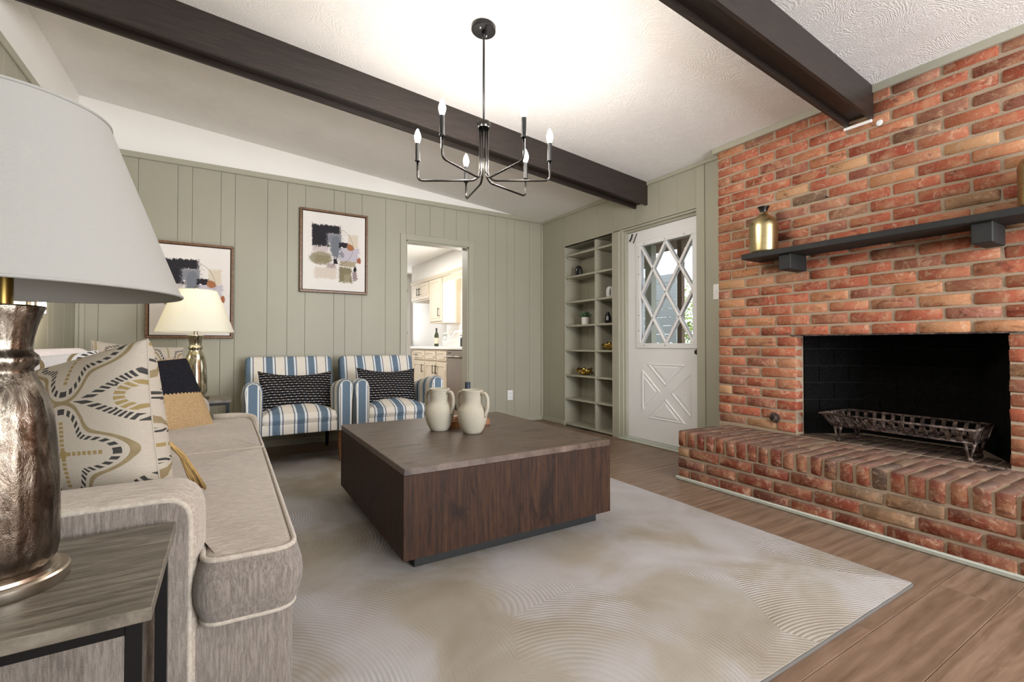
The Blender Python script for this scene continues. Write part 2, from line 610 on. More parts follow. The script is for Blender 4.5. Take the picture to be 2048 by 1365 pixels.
V = lambda t: 1 - t
col = blob(col, .35, V(.78), .17, .07, '#e0d3c6', dens=.9)
col = blob(col, .80, V(.335), .085, .085, '#e5d9c6')
col = blob(col, .73, V(.52), .17, .095, '#c8c2cf', dens=.9)
col = blob(col, .28, V(.59), .18, .09, '#a9a18c', ell=True)
col = blob(col, .30, V(.60), .12, .05, '#968d72', gr=1.2)
col = blob(col, .27, V(.47), .12, .03, '#d3c8c8')
col = blob(col, .17, V(.295), .035, .14, '#6e5f68')
col = blob(col, .28, V(.295), .135, .14, '#2b2a2f', gr=.35)
col = blob(col, .42, V(.205), .17, .055, '#2f2d33', gr=.5)
col = blob(col, .50, V(.33), .12, .07, '#8f8f99', gr=.9)
col = blob(col, .51, V(.43), .085, .15, '#7d828c', ell=True, gr=.7)
col = blob(col, .64, V(.395), .075, .032, '#2f2b33')
col = blob(col, .755, V(.415), .06, .045, '#b0764f', ell=True)
col = blob(col, .90, V(.585), .04, .038, '#a96a4c', ell=True)
col = blob(col, .62, V(.52), .03, .05, '#8a8b98', ell=True, dens=.8)
col = blob(col, .71, V(.64), .13, .035, '#b3a78f')
col = blob(col, .675, V(.785), .105, .10, '#8d8468')
col = blob(col, .70, V(.83), .05, .05, '#a59c80', gr=1.2)
col = blob(col, .44, V(.68), .07, .03, '#b9a9a6', gr=1.0)
col = blob(col, .83, V(.80), .035, .06, '#a38f93', gr=.9)
col = blob(col, .515, V(.62), .035, .035, '#242228')
col = blob(col, .835, V(.71), .026, .04, '#242228', ell=True)
ar = sqrt((u - .50) * (u - .50) + (v - V(.42)) * (v - V(.42)) * 1.5)
col = m.mix(band(ar, .30, .0022) * gt(u, .56), col, '#6a5348')
m.put('Base Color', col)
M['art'] = m.m
M['leaf'] = simple('succulent_leaf', '#4d6b52', .5, var=.35, nscale=20)
M['tree_leaf'] = simple('tree_leaf', '#8d9a4a', .8, var=.4, nscale=5)
M['bark'] = simple('bark', '#5a4636', .9, var=.2)
M['pot'] = simple('white_ceramic_pot', '#e9e5df', .5, var=.02)
M['gloss_black'] = simple('gloss_black_ceramic', '#151416', .18, var=.1)
M['gloss_white'] = simple('gloss_white_ceramic', '#ecebe9', .15, var=.02)
M['stainless'] = simple('stainless_steel', '#a39a92', .28, .95, var=.12, nscale=3)
M['chrome'] = simple('chrome', '#d8d8d8', .08, 1.0)
M['label'] = simple('paper_label', '#cfc4ae', .7, var=.25, nscale=90)
M['navy_wax'] = simple('navy_wax', '#1f2a38', .6, var=.15)
M['rubber'] = simple('dark_hardware', '#1c1b1a', .4, .5)
M['aluminium'] = simple('painted_sill', '#b9bdb2', .4, .2, var=.05)
M['porch_wood'] = simple('porch_wood', '#7b6453', .8, var=.15, nscale=6)
M['porch_grey'] = simple('porch_grey', '#9a9c9c', .8, var=.05)
M['ground'] = simple('outdoor_ground', '#77756a', .9, var=.2)
m = Mat('subway_tile', .2)
bt = m.nt.nodes.new('ShaderNodeTexBrick')
m.nt.links.new(m.co(rot=(0, R(90), R(90))), bt.inputs['Vector'])
bt.inputs['Scale'].default_value = 1.0
bt.inputs['Brick Width'].default_value = .15
bt.inputs['Row Height'].default_value = .075
bt.inputs['Mortar Size'].default_value = .003
bt.inputs['Color1'].default_value = hexc('#ebe5de')
bt.inputs['Color2'].default_value = hexc('#e7e0d8')
bt.inputs['Mortar'].default_value = hexc('#cfc6bc')
m.put('Base Color', bt.outputs[0])
M['tile'] = m.m


# ------------------------------------------------------------------ mesh builder
class MB:
    def __init__(s):
        s.v = []
        s.f = []
        s.uv = {}

    def add(s, vs, fs, mat=None, uvs=None):
        o = len(s.v)
        for i, p in enumerate(vs):
            p = Vector(p)
            if mat is not None:
                p = mat @ p
            s.v.append(p)
            if uvs:
                s.uv[o + i] = uvs[i]
        s.f += [tuple(i + o for i in f) for f in fs]
        return s

    def box(s, x0, x1, y0, y1, z0, z1, bev=0, mat=None, seg=1):
        if bev <= 0:
            vs = [(x, y, z) for x in (x0, x1) for y in (y0, y1) for z in (z0, z1)]
            fs = [(0, 1, 3, 2), (4, 6, 7, 5), (0, 4, 5, 1), (2, 3, 7, 6), (0, 2, 6, 4), (1, 5, 7, 3)]
            return s.add(vs, fs, mat)
        bm = bmesh.new()
        bmesh.ops.create_cube(bm, size=1)
        for q in bm.verts:
            q.co = Vector(((x0 + x1) / 2 + q.co.x * (x1 - x0), (y0 + y1) / 2 + q.co.y * (y1 - y0), (z0 + z1) / 2 + q.co.z * (z1 - z0)))
        bmesh.ops.bevel(bm, geom=bm.edges[:] + bm.verts[:], offset=bev, segments=seg, affect='EDGES', profile=.6)
        bm.verts.index_update()
        s.add([q.co.copy() for q in bm.verts], [tuple(q.index for q in f.verts) for f in bm.faces], mat)
        bm.free()
        return s

    def tube(s, pts, r, seg=8, closed=False, caps=True):
        pts = [Vector(p) for p in pts]
        n = len(pts)
        rs = r if isinstance(r, (list, tuple)) else [r] * n
        vs = []
        up = None
        for i, p in enumerate(pts):
            a = pts[(i - 1) % n] if (i or closed) else p
            b = pts[(i + 1) % n] if (i < n - 1 or closed) else p
            t = (b - a).normalized()
            if up is None:
                up = t.orthogonal().normalized()
            up = (up - t * up.dot(t))
            up = up.normalized() if up.length > 1e-6 else t.orthogonal().normalized()
            sd = t.cross(up)
            for k in range(seg):
                an = 2 * math.pi * k / seg
                vs.append(p + (up * math.cos(an) + sd * math.sin(an)) * rs[i])
        fs = []
        for i in range(n if closed else n - 1):
            j = (i + 1) % n
            for k in range(seg):
                l = (k + 1) % seg
                fs.append((i * seg + k, i * seg + l, j * seg + l, j * seg + k))
        if caps and not closed:
            fs.append(tuple(range(seg))[::-1])
            fs.append(tuple((n - 1) * seg + k for k in range(seg)))
        return s.add(vs, fs)

    def lathe(s, prof, c=(0, 0, 0), seg=32, mat=None, caps=False, wob=0, nw=0):
        vs = []
        for r, z in prof:
            for k in range(seg):
                a = 2 * math.pi * k / seg
                rr = r * (1 + (wob * math.cos(nw * a) if r > .03 else 0))
                vs.append((c[0] + rr * math.cos(a), c[1] + rr * math.sin(a), c[2] + z))
        fs = []
        for i in range(len(prof) - 1):
            for k in range(seg):
                l = (k + 1) % seg
                fs.append((i * seg + k, i * seg + l, (i + 1) * seg + l, (i + 1) * seg + k))
        if caps:
            fs.append(tuple(range(seg))[::-1])
            fs.append(tuple((len(prof) - 1) * seg + k for k in range(seg)))
        return s.add(vs, fs, mat)

    def slab(s, out, z0, z1, bev, crown=0.0, crown_b=0.0, fr=None, nb=4, bulge=0.0, caps=5):
        """closed cushion-like slab from a 2D outline (counter-clockwise); fr maps (u,v,w) to 3D"""
        n = len(out)
        P = [Vector(p) for p in out]
        nor = []
        for i in range(n):
            e = (P[(i + 1) % n] - P[i - 1])
            nor.append(Vector((e.y, -e.x)).normalized())
        cx = sum((p for p in P), Vector((0, 0))) / n
        rings = []
        hb = min(bev, (z1 - z0) / 2)

        def ring(ins, z):
            rings.append([(P[i].x - nor[i].x * ins, P[i].y - nor[i].y * ins, z) for i in range(n)])
        for k in range(nb + 1):
            a = math.pi / 2 * k / nb
            ring(bev * (1 - math.sin(a)), z0 + hb * (1 - math.cos(a)))
        if bulge:
            for k in (1, 2, 3):
                ring(-bulge * math.sin(math.pi * k / 4), z0 + hb + (z1 - z0 - 2 * hb) * k / 4)
        for k in range(nb + 1):
            a = math.pi / 2 * k / nb
            ring(bev * (1 - math.cos(a)), z1 - hb * (1 - math.sin(a)))
        vs = [q for r in rings for q in r]
        fs = []
        for i in range(len(rings) - 1):
            for k in range(n):
                l = (k + 1) % n
                fs.append((i * n + k, i * n + l, (i + 1) * n + l, (i + 1) * n + k))
        for top in (0, 1):
            base = rings[-1] if top else rings[0]
            cr = crown if top else -crown_b
            last = (len(rings) - 1) * n if top else 0
            for q in range(1, caps):
                t = q / caps
                o = len(vs)
                for i in range(n):
                    x = base[i][0] * (1 - t) + cx.x * t
                    y = base[i][1] * (1 - t) + cx.y * t
                    vs.append((x, y, base[i][2] + cr * (1 - (1 - t) ** 2.4)))
                for k in range(n):
                    l = (k + 1) % n
                    fs.append((last + k, last + l, o + l, o + k) if top else (last + l, last + k, o + k, o + l))
                last = o
            vs.append((cx.x, cx.y, base[0][2] + cr))
            c = len(vs) - 1
            for k in range(n):
                l = (k + 1) % n
                fs.append((last + k, last + l, c) if top else (last + l, last + k, c))
        return s.add(vs, fs, fr)

    def pillow(s, wd, ht, th, fr, n=22, pinch=.07, sag=0.0, pw=.42, wrinkle=.0, warp=None):
        for sd in (1, -1):
            vs, uvs, fs = [], [], []
            for j in range(n + 1):
                for i in range(n + 1):
                    a, b = 2 * i / n - 1, 2 * j / n - 1
                    a2, b2 = math.sin(a * math.pi / 2), math.sin(b * math.pi / 2)
                    x = wd / 2 * a2 * (1 - pinch * (1 - b2 * b2))
                    y = ht / 2 * b2 * (1 - pinch * (1 - a2 * a2))
                    q = max(0.0, (1 - a2 * a2) * (1 - b2 * b2))
                    z = sd * th / 2 * q ** pw
                    y -= sag * (1 - a2 * a2) * max(0, b2)
                    z += wrinkle * math.sin(a * 9 + b * 5) * q ** .3 * (1 - q)
                    if warp:
                        xo, yo = x, y
                        x, y = warp(x, y)
                        vs.append((x, y, z))
                        x, y = xo, yo
                    else:
                        vs.append((x, y, z))
                    uvs.append((x + .5 + (0 if sd > 0 else .13), y + ht / 2 if True else 0))
            for j in range(n):
                for i in range(n):
                    p = j * (n + 1) + i
                    f = (p, p + 1, p + n + 2, p + n + 1)
                    fs.append(f if sd > 0 else f[::-1])
            s.add(vs, fs, fr, uvs)
        return s

    def build(s, name, mat, parent=None, smooth=False, angle=None, weld=False, **props):
        me = bpy.data.meshes.new(name)
        off = Vector((0, 0, 0))
        p = parent
        while p is not None:
            off += p.location
            p = p.parent
        me.from_pydata([tuple(q - off) for q in s.v], [], s.f)
        if s.uv:
            ul = me.uv_layers.new(name='UVMap')
            for lp in me.loops:
                ul.data[lp.index].uv = s.uv.get(lp.vertex_index, (0, 0))
        bm = bmesh.new()
        bm.from_mesh(me)
        if weld:
            bmesh.ops.remove_doubles(bm, verts=bm.verts, dist=.0002)
        bmesh.ops.recalc_face_normals(bm, faces=bm.faces)
        bm.to_mesh(me)
        bm.free()
        if smooth or angle:
            me.shade_smooth()
            if angle:
                me.set_sharp_from_angle(angle=R(angle))
        if mat:
            me.materials.append(M[mat] if isinstance(mat, str) else mat)
        o = bpy.data.objects.new(name, me)
        COL.objects.link(o)
        if parent:
            o.parent = parent
        for k, q in props.items():
            o[k] = q
        return o


def thing(name, loc, label, category, group=None):
    o = bpy.data.objects.new(name, None)
    o.empty_display_size = .1
    COL.objects.link(o)
    o.location = loc
    o['label'] = label
    o['category'] = category
    if group:
        o['group'] = group
    return o


def tag(o, label, category, group=None):
    o['label'] = label
    o['category'] = category
    if group:
        o['group'] = group
    return o


def copy_tree(o, parent=None):
    c = o.copy()
    COL.objects.link(c)
    c.parent = parent
    for ch in [q for q in bpy.data.objects if q.parent == o]:
        copy_tree(ch, c)
    return c


def place(name, mesh, loc, parent, rot=(0, 0, 0), scale=(1, 1, 1)):
    o = bpy.data.objects.new(name, mesh)
    COL.objects.link(o)
    o.parent = parent
    off = Vector((0, 0, 0))
    p = parent
    while p is not None:
        off += p.location
        p = p.parent
    o.location = Vector(loc) - off
    o.rotation_euler = rot
    o.scale = scale
    return o


def round_poly(pts, r, seg=5):
    out = []
    n = len(pts)
    rr = r if isinstance(r, (list, tuple)) else [r] * n
    for i in range(n):
        p = Vector(pts[i])
        a = (Vector(pts[i - 1]) - p)
        b = (Vector(pts[(i + 1) % n]) - p)
        d = min(rr[i], a.length * .45, b.length * .45)
        a.normalize()
        b.normalize()
        for k in range(seg + 1):
            t = k / seg
            q0, q1, q2 = p + a * d, p, p + b * d
            out.append(tuple(q0 * (1 - t) ** 2 + q1 * 2 * t * (1 - t) + q2 * t * t))
    return out


def resample(out, step):
    res = []
    n = len(out)
    for i in range(n):
        a, b = Vector(out[i]), Vector(out[(i + 1) % n])
        k = max(1, int((b - a).length / step))
        for j in range(k):
            res.append(tuple(a.lerp(b, j / k)))
    return res


def frame(o, ex, ey, ez):
    m = Matrix.Identity(4)
    for i, e in enumerate((ex, ey, ez)):
        e = Vector(e).normalized()
        for j in range(3):
            m[j][i] = e[j]
    for j in range(3):
        m[j][3] = o[j]
    return m


def smoothpath(pts, r, seg=6):
    """polyline with rounded corners"""
    out = [Vector(pts[0])]
    for i in range(1, len(pts) - 1):
        p = Vector(pts[i])
        a = Vector(pts[i - 1]) - p
        b = Vector(pts[i + 1]) - p
        d = min(r, a.length * .48, b.length * .48)
        a.normalize()
        b.normalize()
        for k in range(seg + 1):
            t = k / seg
            out.append((p + a * d) * (1 - t) ** 2 + p * 2 * t * (1 - t) + (p + b * d) * t * t)
    out.append(Vector(pts[-1]))
    return out


# ================================================================== SETTING
XL, XR, YB, YF = -.986, 3.373, 4.813, -2.62       # left wall, right wall, back wall, wall behind the camera
ZT = 2.452                                        # top of the panelling
SL = .0926818


def zc(x):
    return 2.464 + SL * (XR - x)


STR = dict(kind='structure')
# ---- floor with planks
fl = MB().box(XL - .1, XR + .1, YF - .1, YB + .12, -.12, -.012).build('floor', 'joint', **STR)
lens = 1.22
wid = .1785
pm = []
for L in (lens, lens * .5):
    q = MB()
    q.box(-L / 2 + .0008, L / 2 - .0008, -wid / 2 + .0007, wid / 2 - .0007, -.010, 0, .0012)
    o = q.build('plank', 'plank')
    pm.append((L, o.data))
    bpy.data.objects.remove(o)
row = 0
y = YB - wid / 2
while y > -1.2:
    x = XL - rnd.random() * 1.0
    while x < XR:
        x0, x1 = max(x, XL), min(x + lens, XR)
        if x1 - x0 > .05:
            place('plank', pm[0][1], ((x0 + x1) / 2, y, 0), fl, scale=((x1 - x0) / lens, 1, 1))
        x += lens
    y -= wid
MB().box(XL, XR, YF, y + wid / 2, -.011, 0).build('plank_field', 'plank', fl, kind='stuff')
# ---- ceiling (sloping up to the left)
c = MB()
vs = []
for xx in (XL - .1, XR + .1):
    for yy in (YF - .1, YB + .1):
        for dz in (0, .1):
            vs.append((xx, yy, zc(xx) + dz))
c.add(vs, [(0, 1, 3, 2), (4, 6, 7, 5), (0, 4, 5, 1), (2, 3, 7, 6), (0, 2, 6, 4), (1, 5, 7, 3)])
c.build('ceiling', 'ceiling', **STR)

# ---- back wall (with the kitchen doorway)
DX0, DX1, DZ = 1.617, 2.350, 2.045
wb = MB()
wb.box(XL, DX0, YB + .012, YB + .12, 0, ZT)
wb.box(DX1, XR, YB + .012, YB + .12, 0, ZT)
wb.box(DX0, DX1, YB + .012, YB + .12, DZ, ZT)
wall_back = wb.build('wall_back', 'green_dark', **STR)
u = MB()
u.add([(XL, YB, ZT), (XR, YB, ZT), (XR, YB, zc(XR) + .05), (XL, YB, zc(XL) + .05),
       (XL, YB + .12, ZT), (XR, YB + .12, ZT), (XR, YB + .12, zc(XR) + .05), (XL, YB + .12, zc(XL) + .05)],
      [(0, 1, 2, 3), (7, 6, 5, 4), (0, 4, 5, 1), (1, 5, 6, 2), (3, 2, 6, 7), (0, 3, 7, 4)])
u.build('upper_wall', 'white_wall', wall_back, label='plain white upper wall above the panelling')
gx = [XL, -.86, -.62, -.358, -.257, -.049, .057, .313, .479, .633, .892, .997, 1.16, 1.40, DX0, 1.72, 1.886, 2.05, 2.20, DX1, 2.61, 2.70, 2.86, 2.967, 3.181, XR]


def panel(q0, q1, z0, z1, axis, par, face, sgn):
    """one panelling board between two grooves; face = plane coordinate, sgn = outward side"""
    g = .0009
    m = MB()
    if axis == 'x':
        m.box(q0 + g, q1 - g, min(face, face - sgn * .012), max(face, face - sgn * .012), z0, z1, .0012)
    else:
        m.box(min(face, face - sgn * .012), max(face, face - sgn * .012), q0 + g, q1 - g, z0, z1, .0012)
    m.build('panel', 'green', par)


for a, b in zip(gx, gx[1:]):
    if a >= DX0 - .001 and b <= DX1 + .001:
        panel(a, b, DZ, ZT - .002, 'x', wall_back, YB, -1)
    else:
        panel(a, b, 0, ZT - .002, 'x', wall_back, YB, -1)
MB().box(XL, XR, YB - .018, YB, ZT, ZT + .047, .004).build('trim_1', 'green_trim', **STR)
MB().box(XL, DX0 - .06, YB - .014, YB, 0, .055, .004).box(DX1 + .06, XR, YB - .014, YB, 0, .055, .004).build('baseboard_back', 'green_trim', **STR)
cs = MB()
cs.box(DX0 - .062, DX0, YB - .016, YB, 0, DZ + .065, .003)
cs.box(DX1, DX1 + .062, YB - .016, YB, 0, DZ + .065, .003)
cs.box(DX0, DX1, YB - .016, YB, DZ, DZ + .065, .003)
cs.box(DX0 - .002, DX0 + .014, YB - .002, YB + .135, 0, DZ)
cs.box(DX1 - .014, DX1 + .002, YB - .002, YB + .135, 0, DZ)
cs.box(DX0, DX1, YB - .002, YB + .135, DZ - .014, DZ + .002)
cs.build('trim_2', 'green_trim', **STR)

# ---- left wall
wl = MB().box(XL - .12, XL - .012, YF, YB, 0, ZT).build('wall_left', 'green_dark', **STR)
MB().box(XL - .12, XL, YF, YB, ZT, zc(XL) + .05).build('upper_wall', 'white_wall', wl, label='plain white upper wall above the panelling')
y = YB
pat = [.12, .20, .26, .10, .21, .11, .255, .165, .155]
i = 0
while y > YF:
    d = pat[i % len(pat)]
    panel(max(YF, y - d), y, 0, ZT - .002, 'y', wl, XL, 1)
    y -= d
    i += 1
MB().box(XL, XL + .018, YF, YB - .018, ZT, ZT + .047, .004).build('trim_3', 'green_trim', **STR)
MB().box(XL, XL + .022, YB - .06, YB, 0, ZT, .004).box(XL, XL + .05, YB - .022, YB, 0, ZT, .004).build('trim_4', 'green_trim', **STR)
MB().box(XL, XL + .014, YF, YB - .06, 0, .055, .004).build('baseboard_left', 'green_trim', **STR)

# ---- wall behind the camera with a wide window
wf = MB()
wf.box(XL, .3, YF - .1, YF, 0, zc(XL) + .05)
wf.box(3.2, XR, YF - .1, YF, 0, zc(XR) + .05)
wf.box(.3, 3.2, YF - .1, YF, 0, .35)
wf.box(.3, 3.2, YF - .1, YF, 2.25, zc(.3) + .05)
wf.build('wall_front', 'green', **STR)
wdw = MB()
for a in (.3, 1.24, 2.2, 3.14):
    wdw.box(a, a + .06, YF - .08, YF - .01, .35, 2.25)
wdw.box(.3, 3.2, YF - .08, YF - .01, .35, .41).box(.3, 3.2, YF - .08, YF - .01, 2.19, 2.25)
w1 = wdw.build('window_1', 'white_paint', **STR)
MB().box(.36, 3.14, YF - .05, YF - .045, .41, 2.19).build('pane', 'glass', w1)

# ---- right wall: panelling, bookcase niche, door opening; brick chimney breast in front of it
NY0, NY1, NZ = 3.55, 4.346, 2.068     # niche
OY0, OY1, OZ = 2.55, 3.44, 2.09       # door opening
BY1 = 2.284                           # left end of the brickwork
wr = MB()
X1, X2 = XR + .012, XR + .12
wr.box(X1, X2, NY1 + .017, YB, 0, zc(XR) + .02)
wr.box(X1, X2, NY0 - .017, NY1 + .017, NZ + .016, zc(XR) + .02)
wr.box(X1, X2, OY1 + .014, NY0 - .017, 0, zc(XR) + .02)
wr.box(X1, X2, OY0 - .0, OY1 + .014, OZ + .013, zc(XR) + .02)
wr.box(X1, X2, 1.72, OY0 - .021, 0, zc(XR) + .02)
wr.box(X1, X2, .66, 1.72, 1.15, zc(XR) + .02)
wr.box(X1, X2, YF, .66, 0, zc(XR) + .02)
wall_right = wr.build('wall_right', 'green_dark', **STR)
for a, b in ((NY1, 4.374), (4.374, 4.664), (4.664, YB)):
    panel(a, b, 0, ZT, 'y', wall_right, XR, -1)
for a, b in ((4.00, NY1), (3.78, 4.00), (3.55, 3.78)):
    panel(a, b, NZ, ZT, 'y', wall_right, XR, -1)
for a, b in ((3.26, NY0), (2.95, 3.26), (2.75, 2.95), (OY0, 2.75)):
    panel(a, b, OZ if a < 3.4 and b <= 3.45 else OZ, ZT, 'y', wall_right, XR, -1)
for a, b in ((2.284, 2.47), (2.10, 2.284)):
    panel(a, b, 0, ZT, 'y', wall_right, XR, -1)
tr = MB()
tr.box(XR - .016, XR, BY1, YB, ZT - .02, ZT + .012, .004)
tr.build('trim_5', 'green_trim', **STR)
MB().box(XR - .014, XR, NY1, YB, 0, .05, .004).box(XR - .02, XR, YB - .022, YB, 0, ZT - .02, .004).build('baseboard_right', 'green_trim', **STR)
# door frame and sill
df = MB()
df.box(XR - .002, XR + .11, OY0 - .02, OY0, 0, OZ, .002)
df.box(XR - .006, XR, OY0 - .08, OY0, 0, ZT - .02, .002)
df.box(XR + .02, XR + .045, OY0, OY0 + .018, 0, OZ - .02, .002)
df.box(XR - .002, XR + .11, OY1, OY1 + .012, 0, OZ)
df.box(XR + .005, XR + .03, OY1 - .018, OY1, 0, OZ, .002)
df.box(XR + .03, XR + .065, OY1 - .036, OY1, 0, OZ - .01, .002)
df.box(XR - .002, XR + .11, OY0, OY1, OZ, OZ + .012)
df.box(XR + .01, XR + .04, OY0, OY1, OZ - .022, OZ, .002)
df.box(XR + .04, XR + .065, OY0, OY1, OZ - .042, OZ - .02, .002)
df.build('trim_6', 'green_trim', **STR)
sl = MB()
sl.box(XR - .035, XR + .03, OY0, OY1 + .01, 0, .014, .004)
sl.box(XR + .02, XR + .13, OY0, OY1, 0, .024, .004)
sl.build('trim_7', 'aluminium', **STR)

# ---- entry door
DXF = 3.440                     # room-side face of the door
dy0, dy1, dz0, dz1 = 2.572, 3.404, .026, 2.046
gy0, gy1, gz0, gz1 = 2.64, 3.235, .949, 1.892
dr = MB()
dr.box(DXF, DXF + .042, gy1, dy1, dz0, dz1)
dr.box(DXF, DXF + .042, dy0, gy0, dz0, dz1)
dr.box(DXF, DXF + .042, gy0, gy1, gz1, dz1)
dr.box(DXF, DXF + .042, gy0, gy1, dz0, gz0)
door = dr.build('door_1', 'white_paint', **STR)
fr_ = MB()
e = .048
o2 = .028
for (a, b, c_, d) in ((gy0 - e, gy1 + e, gz1, gz1 + e), (gy0 - e, gy1 + e, gz0 - e, gz0), (gy1, gy1 + e, gz0, gz1), (gy0 - e, gy0, gz0, gz1)):
    fr_.box(DXF - .012, DXF, a, b, c_, d, .004)
fr_.build('glazing_frame', 'white_paint', door)
MB().box(DXF + .018, DXF + .022, gy0, gy1, gz0, gz1).build('pane', 'glass', door)


def bar(m, ya, za, yb, zb, wdt, x0, x1, ext=0):
    d = Vector((0, yb - ya, zb - za))
    L = d.length
    d.normalize()
    nrm = Vector((0, -d.z, d.y))
    a = Vector((0, ya, za)) - d * ext
    b = Vector((0, yb, zb)) + d * ext
    vs = []
    for p in (a, b):
        vs += [(x1, p.y + nrm.y * wdt / 2, p.z + nrm.z * wdt / 2), (x0 + .004, p.y + nrm.y * wdt / 2, p.z + nrm.z * wdt / 2),
               (x0, p.y + nrm.y * wdt / 5, p.z + nrm.z * wdt / 5), (x0, p.y - nrm.y * wdt / 5, p.z - nrm.z * wdt / 5),
               (x0 + .004, p.y - nrm.y * wdt / 2, p.z - nrm.z * wdt / 2), (x1, p.y - nrm.y * wdt / 2, p.z - nrm.z * wdt / 2)]
    m.add(vs, [(0, 1, 7, 6), (1, 2, 8, 7), (2, 3, 9, 8), (3, 4, 10, 9), (4, 5, 11, 10), (5, 0, 6, 11), (5, 4, 3, 2, 1, 0), (6, 7, 8, 9, 10, 11)])


gm, gq = (gy0 + gy1) / 2, (gz0 + gz1) / 2
for seg_ in ((gy0, gz0, gy1, gz1), (gy0, gz1, gy1, gz0), (gy0, gq, gm, gz1), (gm, gz1, gy1, gq), (gy1, gq, gm, gz0), (gm, gz0, gy0, gq)):
    mm_ = MB()
    bar(mm_, *seg_, .026, DXF - .006, DXF + .034)
    mm_.build('lattice_bar', 'white_paint', door)
sc = MB()
for (yy, zz) in ((gy1 + .02, gz0 + .12), (gy1 + .02, gq - .2), (gy1 + .02, gq + .2), (gy1 + .02, gz1 - .1), (gy1 - .05, gz1 + .02), (gm, gz1 + .02), (gy0 + .08, gz1 + .02), (gy1 - .05, gz0 - .02), (gm, gz0 - .02)):
    sc.box(DXF - .014, DXF - .011, yy - .004, yy + .004, zz - .004, zz + .004)
sc.build('screws', 'rubber', door, kind='stuff')
# the four raised triangles around the X
py0, py1, pz0, pz1 = 2.66, 3.22, .235, .755
pc = ((py0 + py1) / 2, (pz0 + pz1) / 2)


def tri_panel(a, b, c_):
    pts = [Vector(p) for p in (a, b, c_)]
    ctr = sum(pts, Vector((0, 0))) / 3
    m = MB()
    lv = [(1.0, 0.0), (.90, .008), (.80, .001), (.66, .001), (.56, .007), (.0, .007)]
    vs, fs = [], []
    for s_, h in lv:
        for p in pts:
            q = ctr + (p - ctr) * s_
            vs.append((DXF - h, q.x, q.y))
    for i in range(len(lv) - 1):
        for k in range(3):
            l = (k + 1) % 3
            fs.append((i * 3 + k, i * 3 + l, i * 3 + 3 + l, i * 3 + 3 + k))
    m.add(vs, fs).build('raised_panel', 'white_paint', door)


g_ = .055
tri_panel((py0 + g_, pz1), (py1 - g_, pz1), (pc[0], pc[1] + g_))
tri_panel((py0 + g_, pz0), (py1 - g_, pz0), (pc[0], pc[1] - g_))
tri_panel((py0, pz0 + g_), (py0, pz1 - g_), (pc[0] - g_, pc[1]))
tri_panel((py1, pz0 + g_), (py1, pz1 - g_), (pc[0] + g_, pc[1]))
MB().lathe([(0, 0), (.02, 0), (.026, .012), (.02, .03), (0, .034)], seg=14, mat=frame((DXF, 2.590, .873), (0, 1, 0), (0, 0, 1), (-1, 0, 0))).build('door_knob', 'matte_black', door, smooth=True, label='black round knob')
hk = MB()
hk.tube(smoothpath([(DXF - .001, 3.345, 2.035), (DXF - .012, 3.350, 1.99), (DXF - .012, 3.372, 1.965)], .02), .0075, 6)
hk.tube(smoothpath([(DXF - .001, 3.285, 2.03), (DXF - .01, 3.30, 1.985), (DXF - .008, 3.325, 1.94)], .03), .0045, 6)
hk.build('door_closer_hooks', 'rubber', door, smooth=True)

# ---- brick chimney breast with the firebox
FY0, FY1, FZ0, FZ1, XF = .695, 1.703, .335, .998, 3.27
P = .0727
fire = thing('fireplace', (XF, 1.2, 0), 'red brick chimney wall with a large black open firebox', 'fireplace')
core = MB()
XM = XF + .0075
core.box(XM, XR - .001, FY1 + .002, BY1 - .004, 0, 2.435)
core.box(XM, XR - .001, YF + .3, FY0 - .002, 0, 2.435)
core.box(XM, XR - .001, FY0 - .002, FY1 + .002, FZ1, 2.435)
core.build('mortar', 'mortar', fire)


def brick_mesh(name, L, H, D, mat, seed, bev=.0045, jit=.0022):
    r = random.Random(seed)
    bm = bmesh.new()
    bmesh.ops.create_cube(bm, size=1)
    for q in bm.verts:
        q.co = Vector((q.co.x * D, q.co.y * L, q.co.z * H))
    bmesh.ops.bevel(bm, geom=bm.edges[:] + bm.verts[:], offset=bev, segments=1, affect='EDGES')
    for q in bm.verts:
        q.co += Vector((r.uniform(-jit, jit) * .6, r.uniform(-jit, jit), r.uniform(-jit, jit)))
    me = bpy.data.meshes.new(name)
    bm.to_mesh(me)
    bm.free()
    me.shade_smooth()
    me.set_sharp_from_angle(angle=R(70))
    me.materials.append(M[mat])
    return me


BL = [brick_mesh('brick', .213, .0605, .092, 'brick', s, bev=rnd.uniform(.005, .010), jit=.003) for s in range(8)]
BH = [brick_mesh('brick', .101, .0615, .092, 'brick', 20 + s) for s in range(4)]


